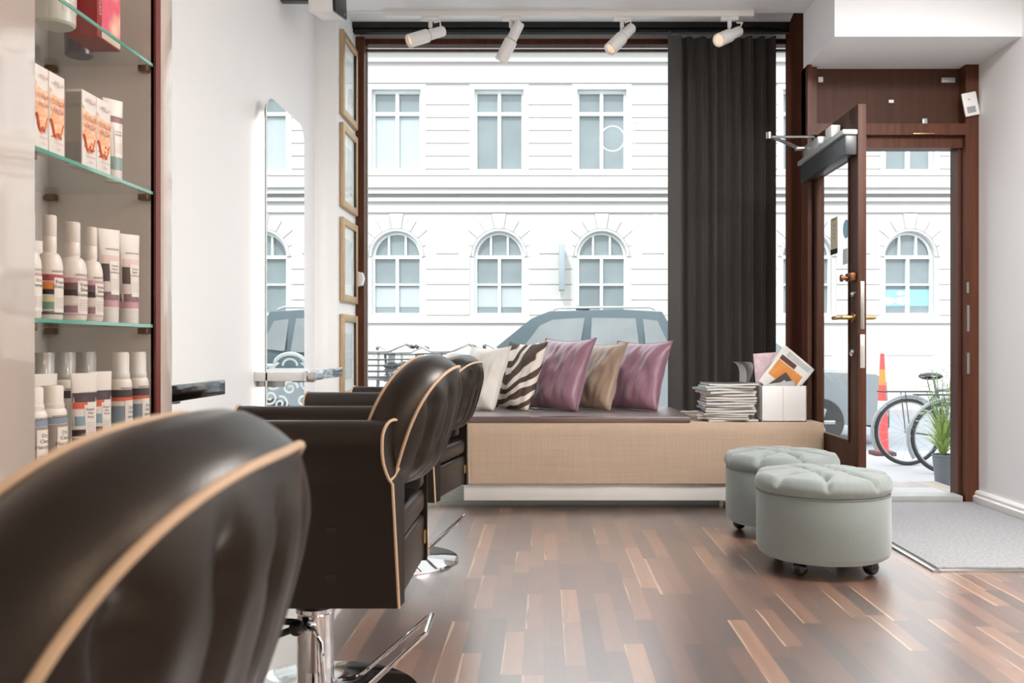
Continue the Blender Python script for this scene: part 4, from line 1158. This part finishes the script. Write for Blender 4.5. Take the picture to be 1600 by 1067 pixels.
# cars
def car(name, label, x, y, z, L, Wd, prof, glassz, m, flip=1, wheelr=.36, wb=(.85, 3.7)):
    """prof: list of (u along length from front, height); glassz: list of side window polygons"""
    t = thing(name, label, 'car', (x, y, z))
    b = MB()
    ys = (-Wd / 2, -Wd / 2 + .07, 0, Wd / 2 - .07, Wd / 2)
    zt = max(p[1] for p in prof)
    def tumble(h): return max(0, (h - zt * .58) / (zt * .42)) * .17
    secs = []
    g = [[b.b.verts.new((u, yy * (1 - (tumble(h) * 2 / Wd if abs(yy) > .1 else 0)), h + (.03 if yy == 0 and h > .8 else 0))) for (u, h) in prof] for yy in ys]
    for i in range(4):
        for j in range(len(prof)):
            b.b.faces.new((g[i][j], g[i][(j + 1) % len(prof)], g[i + 1][(j + 1) % len(prof)], g[i + 1][j]))
    b.b.faces.new(g[0]); b.b.faces.new(g[4])
    b.build('body', m, t, ang=30)
    for s in (-1, 1):
        for poly in glassz:
            q = MB(); A = [q.b.verts.new((u, s * (Wd / 2 - tumble(h) + .004), h)) for u, h in poly]; B = [q.b.verts.new((u, s * (Wd / 2 - tumble(h) - .03), h)) for u, h in poly]
            q.b.faces.new(A); q.b.faces.new(B)
            for k in range(len(poly)): q.b.faces.new((A[k], A[(k + 1) % len(poly)], B[(k + 1) % len(poly)], B[k]))
            q.build('side_window', mat('car_glass_painted_reflections', (112, 118, 118), .08, var=.4, scale=2, spec=.8), t)  # mottled tone stands in for reflections in the glass
        for u in wb:
            wv2 = MB(); wv2.lathe([(wheelr * .62, -.1), (wheelr * .95, -.1), (wheelr, -.06), (wheelr, .06), (wheelr * .95, .1), (wheelr * .62, .1)], 30, (u, s * (Wd / 2 - .08), wheelr), M=Matrix.Rotation(R(90), 4, 'X'))
            wo = wv2.build('wheel', M_TYRE, t)
            rm = MB().lathe([(0, .04), (.06, .05), (wheelr * .3, .03), (wheelr * .63, .05), (wheelr * .63, -.05), (0, -.05)], 30, (u, s * (Wd / 2 - .06), wheelr), M=Matrix.Rotation(R(90) * s, 4, 'X'))
            for k in range(5):
                a = 2 * PI * k / 5
                rm.tube([(u, s * (Wd / 2 - .0), wheelr), (u + wheelr * .58 * math.cos(a), s * (Wd / 2 - .0), wheelr + wheelr * .58 * math.sin(a))], .035, 6)
            rm.build('rim', M_LGREY, wo)
    return t
M_SUV = mat('blue_grey_car_paint', (92, 106, 112), .22, .3, var=.03, coat=.6)
suv = car('parked_car', 'blue-grey off-road car parked behind the cushions outside', -2.35, 15.6, -.43, 4.8, 1.95,
    [(.05, .4), (0, .75), (.1, 1.02), (1.35, 1.13), (2.15, 1.78), (2.45, 1.9), (3.6, 1.93), (4.3, 1.89), (4.62, 1.3), (4.75, 1.15), (4.8, .6), (4.7, .4)],
    [[(1.95, 1.22), (2.28, 1.66), (2.5, 1.76), (3.02, 1.79), (2.92, 1.22)], [(3.1, 1.22), (3.14, 1.79), (3.86, 1.78), (3.92, 1.22)], [(4.02, 1.24), (3.98, 1.77), (4.22, 1.74), (4.42, 1.28)]], M_SUV, wb=(.95, 3.85))
MB().tube([(2.5, -.7, 1.93), (2.6, -.7, 1.96), (4.1, -.7, 1.97), (4.2, -.7, 1.93)], .02).tube([(2.5, .7, 1.93), (2.6, .7, 1.96), (4.1, .7, 1.97), (4.2, .7, 1.93)], .02).build('roof_rail', M_LGREY, suv)
MB().box(1.85, 1.98, -1.15, -.95, 1.2, 1.35, .03).box(1.85, 1.98, .95, 1.15, 1.2, 1.35, .03).build('side_mirror', M_SUV, suv)
MB().box(2.9, 3.15, -.1, .12, 1.95, 2.02, .02).build('roof_aerial', M_DARKGREY, suv)
sed = car('parked_car', 'pale silver saloon car seen through the open door glass', .2, 12.7, -.43, 4.35, 1.75,
    [(.05, .3), (0, .6), (.1, .75), (1.2, .88), (1.85, 1.3), (2.2, 1.38), (2.9, 1.37), (3.45, .98), (4.2, .95), (4.33, .85), (4.35, .42), (4.25, .28)],
    [[(1.6, .92), (1.98, 1.24), (2.4, 1.3), (2.4, .92)], [(2.5, .92), (2.5, 1.3), (2.9, 1.28), (3.2, .95)]], mat('silver_car_paint', (132, 140, 143), .25, .3, var=.03, coat=.5), wheelr=.32, wb=(.8, 3.45))
MB().box(4.2, 4.38, -.86, .86, .22, .5, .04).build('bumper', mat('dark_bumper', (78, 84, 88), .5), sed)

# bicycles (local: rear wheel at the origin, front along +x)
def bicycle(m):
    t = thing('bicycle', 'x', 'bicycle')
    for nm, u in (('rear_wheel', 0), ('front_wheel', 1.06)):
        wv3 = MB().tube([(u + .335 * math.cos(2 * PI * k / 48), 0, .35 + .335 * math.sin(2 * PI * k / 48)) for k in range(48)], .0165, 8, closed=True)
        wo = wv3.build(nm, M_TYRE, t)
        sp = MB().tube([(u + .31 * math.cos(2 * PI * k / 40), 0, .35 + .31 * math.sin(2 * PI * k / 40)) for k in range(40)], .009, 6, closed=True).cyl((u, -.05, .35), (u, .05, .35), .022, 10)
        for k in range(18):
            a = 2 * PI * k / 18
            sp.tube([(u + .02 * math.cos(a + .6), .02 * (-1) ** k, .35 + .02 * math.sin(a + .6)), (u + .31 * math.cos(a), 0, .35 + .31 * math.sin(a))], .0016, 4)
        sp.build('spokes', M_LGREY, wo)
    f = MB()
    bb_, st, hd_, hb2 = (.44, 0, .29), (.3, 0, .78), (.86, 0, .82), (.9, 0, .68)
    for a, b_ in ((bb_, st), (bb_, hb2), (st, hd_), (hd_, hb2)): f.tube([a, b_], .016, 8)
    for s in (-.05, .05):
        f.tube([(0, s, .35), (.42, s * .5, .29)], .009, 6).tube([(0, s, .35), (.31, s * .4, .76)], .008, 6).tube([(1.06, s, .35), (.91, s * .8, .68)], .011, 6)
    f.build('frame', m, t)
    MB().tube([(.375 * math.cos(R(a)), 0, .35 + .375 * math.sin(R(a))) for a in range(20, 215, 12)], .02, 6).build('mudguard', mat('pale_mudguard', (150, 156, 156), .35), t)
    MB().tube([(.0, .06, .77), (-.3, .06, .77), (-.3, -.06, .77), (.28, -.06, .77)], .006, 6).tube([(0, .06, .77), (.28, .06, .77)], .006, 6).tube([(0, .06, .35), (-.05, .06, .77)], .005, 6).tube([(0, -.06, .35), (-.05, -.06, .77)], .005, 6).build('rack', M_DARKGREY, t)
    MB().tube([(.3, 0, .78), (.27, 0, .9)], .012, 8).build('seat_post', M_STEEL, t)
    MB().ball((.24, 0, .93), .13, 14, (1, .62, .3)).build('saddle', M_BLACK, t)
    hbm = MB().tube([(.87, 0, .82), (.84, 0, 1.08)], .012, 8).tube([(.7, -.28, 1.13), (.8, -.25, 1.15), (.86, -.1, 1.08), (.86, .1, 1.08), (.8, .25, 1.15), (.7, .28, 1.13)], .013, 8)
    hbm.build('handlebar', M_STEEL, t)
    MB().tube([(.7, -.28, 1.13), (.6, -.29, 1.12)], .018, 8).tube([(.7, .28, 1.13), (.6, .29, 1.12)], .018, 8).build('grip', M_BLACK, t)
    bk_ = MB()
    for q in range(5): bk_.tube([(.9, -.17, .84 + q * .055), (1.18, -.17, .84 + q * .055), (1.18, .17, .84 + q * .055), (.9, .17, .84 + q * .055)], .006, 6, closed=True)
    for q in range(7): bk_.tube([(.9 + q * .046, -.17, 1.06), (.9 + q * .046, -.15, .82), (.9 + q * .046, .15, .82), (.9 + q * .046, .17, 1.06)], .004, 5)
    bk_.build('basket', M_DARKGREY, t)
    MB().lathe([(0, 0), (.09, 0), (.09, .012), (0, .012)], 24, (.44, -.05, .29), M=Matrix.Rotation(R(90), 4, 'X')).tube([(.44, -.07, .29), (.52, -.07, .15)], .009, 6).tube([(.44, .06, .29), (.36, .06, .43)], .009, 6).box(.48, .57, -.15, -.08, .135, .155, .004).build('crank', M_DARKGREY, t)
    return t
b1 = bicycle(mat('grey_bicycle_paint', (96, 106, 108), .4, .3))
BG = 'bicycles parked on the street'
b1.location = (3.8, 9.36, -.35); b1['group'] = BG
b1['label'] = 'grey bicycle with rear rack outside the door, the one farther left'
SP = [((3.93, 8.75, -.35), 0, 1, 'grey bicycle outside the door, overlapping the racked one on its right'),
      ((-1.72, 10.42, -.35), 268, 1.1, 'bicycle with a basket outside at the left edge of the window'), ((-1.02, 10.42, -.35), 266, 1.1, 'bicycle with a basket outside right above the middle chair back'),
      ((-.32, 10.42, -.35), 269, 1.1, 'bicycle with a basket outside just left of the cream cushion'), ((-1.95, 12.6, -.43), 276, 1.15, 'bicycle standing in the street behind the row of parked bicycles')]
for loc, a, sc_, tx in SP:
    c = dup(b1); c.location = loc; c.rotation_euler.z = R(a); c['label'] = tx; c.scale = (sc_, sc_, sc_)

# traffic cone, planter, garden chair
tcn = thing('traffic_cone', 'slim tall red and white traffic cone behind the bicycles', 'traffic cone', (3.87, 10.25, -.35))
prf = lambda f: .075 - .052 * f
for z0, z1, m in ((.04, .5, 'r'), (.5, .62, 'w'), (.62, .8, 'r'), (.8, .98, 'o'), (.98, 1.16, 'r')):
    MB().lathe([(prf(z0 / 1.16), z0), (prf(z1 / 1.16), z1)], 20).build('band', {'r': mat('red_cone', (214, 84, 80), .5), 'w': M_WHITEP, 'o': mat('orange_cone', (224, 140, 70), .5)}[m], tcn)
MB().box(-.12, .12, -.12, .12, 0, .045, .01).build('base', mat('cone_foot', (90, 60, 56), .7), tcn)
pl = thing('potted_plant', 'strappy leaved flowering plant in a grey pot on the pavement', 'plant', (3.5, 7.85, -.35))
MB().lathe([(0, 0), (.062, 0), (.066, .004), (.092, .28), (.098, .285), (.098, .3), (.088, .3), (.08, .26), (0, .26)], 28).build('pot', mat('slate_grey_pot', (104, 108, 112), .55, var=.15, scale=12), pl)
lfm = MB(); flm = MB()
rp_ = random.Random(3)
for k in range(70):
    a = rp_.uniform(0, 2 * PI); ln = rp_.uniform(.25, .75); sp_ = rp_.uniform(.12, .42); wd = rp_.uniform(.007, .014)
    pts = [Vector((math.cos(a) * sp_ * f * f + .02 * math.cos(a), math.sin(a) * sp_ * f * f, .26 + ln * (f - .35 * f * f * f * sp_ / .3))) for f in [q / 6 for q in range(7)]]
    sd = Vector((-math.sin(a), math.cos(a), 0))
    g1 = lfm.grid(7, 2, lambda i, j: pts[i] + sd * wd * (1 - (i / 6) ** 2 * .95) * (1 if j else -1))
lfm.build('leaves', mat('fresh_green_leaf', (150, 172, 96), .5, var=.35, scale=9), pl)
for k in range(75):
    c = Vector((rp_.gauss(.0, .11), rp_.gauss(0, .1), rp_.uniform(.55, 1.1)))
    for q in range(5):
        a = 2 * PI * q / 5 + k
        d = Vector((math.cos(a), math.sin(a), .3)) * .03
        s_ = Vector((-math.sin(a), math.cos(a), 0)) * .014
        v = [flm.b.verts.new(p) for p in (c, c + d * .6 + s_, c + d, c + d * .6 - s_)]
        flm.b.faces.new(v)
flm.build('blossoms', mat('white_blossom', (196, 204, 192), .6, var=.03), pl)
stm = MB()
for k in range(16):
    a = rp_.uniform(0, 6.28)
    stm.tube([(0, 0, .26), (.06 * math.cos(a), .06 * math.sin(a), .6), (.14 * math.cos(a), .14 * math.sin(a), rp_.uniform(.8, 1.08))], .004, 5)
stm.build('stems', mat('green_stem', (120, 150, 92), .6), pl)
gc = thing('garden_chair', 'white cast-iron scrollwork garden chair outside the window, seen in the mirror', 'chair', (-.66, 6.75, -.35), 0)
b = MB()
hw = .2
b.tube([(-hw, 0, 0), (-hw, 0, 1.08), (-hw + .03, 0, 1.1), (-.12, 0, 1.1), (-.09, 0, 1.12)] + [(.12 * math.cos(PI - PI * k / 12), 0, 1.1 + .09 * math.sin(PI * k / 12)) for k in range(1, 12)] + [(.09, 0, 1.12), (.12, 0, 1.1), (hw - .03, 0, 1.1), (hw, 0, 1.08), (hw, 0, 0)], .014, 8)
b.box(-hw, hw, -.012, .012, 1.05, 1.08).box(-hw, hw, -.012, .012, .55, .57)
for cx, cz, s in ((-.13, .97, 1), (0, .93, -1), (.13, .97, 1), (-.1, .83, -1), (.07, .81, 1), (-.13, .69, 1), (.0, .66, -1), (.13, .68, 1), (.15, .86, -1)):
    b.tube([(cx + s * .06 * (1 - f * .85) * math.cos(f * 9 + cx * 20), 0, cz + .06 * (1 - f * .85) * math.sin(f * 9 + cx * 20)) for f in [q / 22 for q in range(23)]], .008, 6)
b.tube([(.055 * math.cos(PI * k / 8), 0, 1.1 + .05 * math.sin(PI * k / 8)) for k in range(9)], .008, 6)
M_IRON = mat('white_cast_iron', (230, 234, 232), .45, var=.03)
b.build('scroll_back', M_IRON, gc)
MB().box(-hw, hw, -.42, 0, .43, .455, .008).build('seat', M_IRON, gc)
for x in (-hw + .02, hw - .02): MB().tube([(x, -.4, 0), (x, -.39, .44)], .013, 8).build('leg', M_IRON, gc)
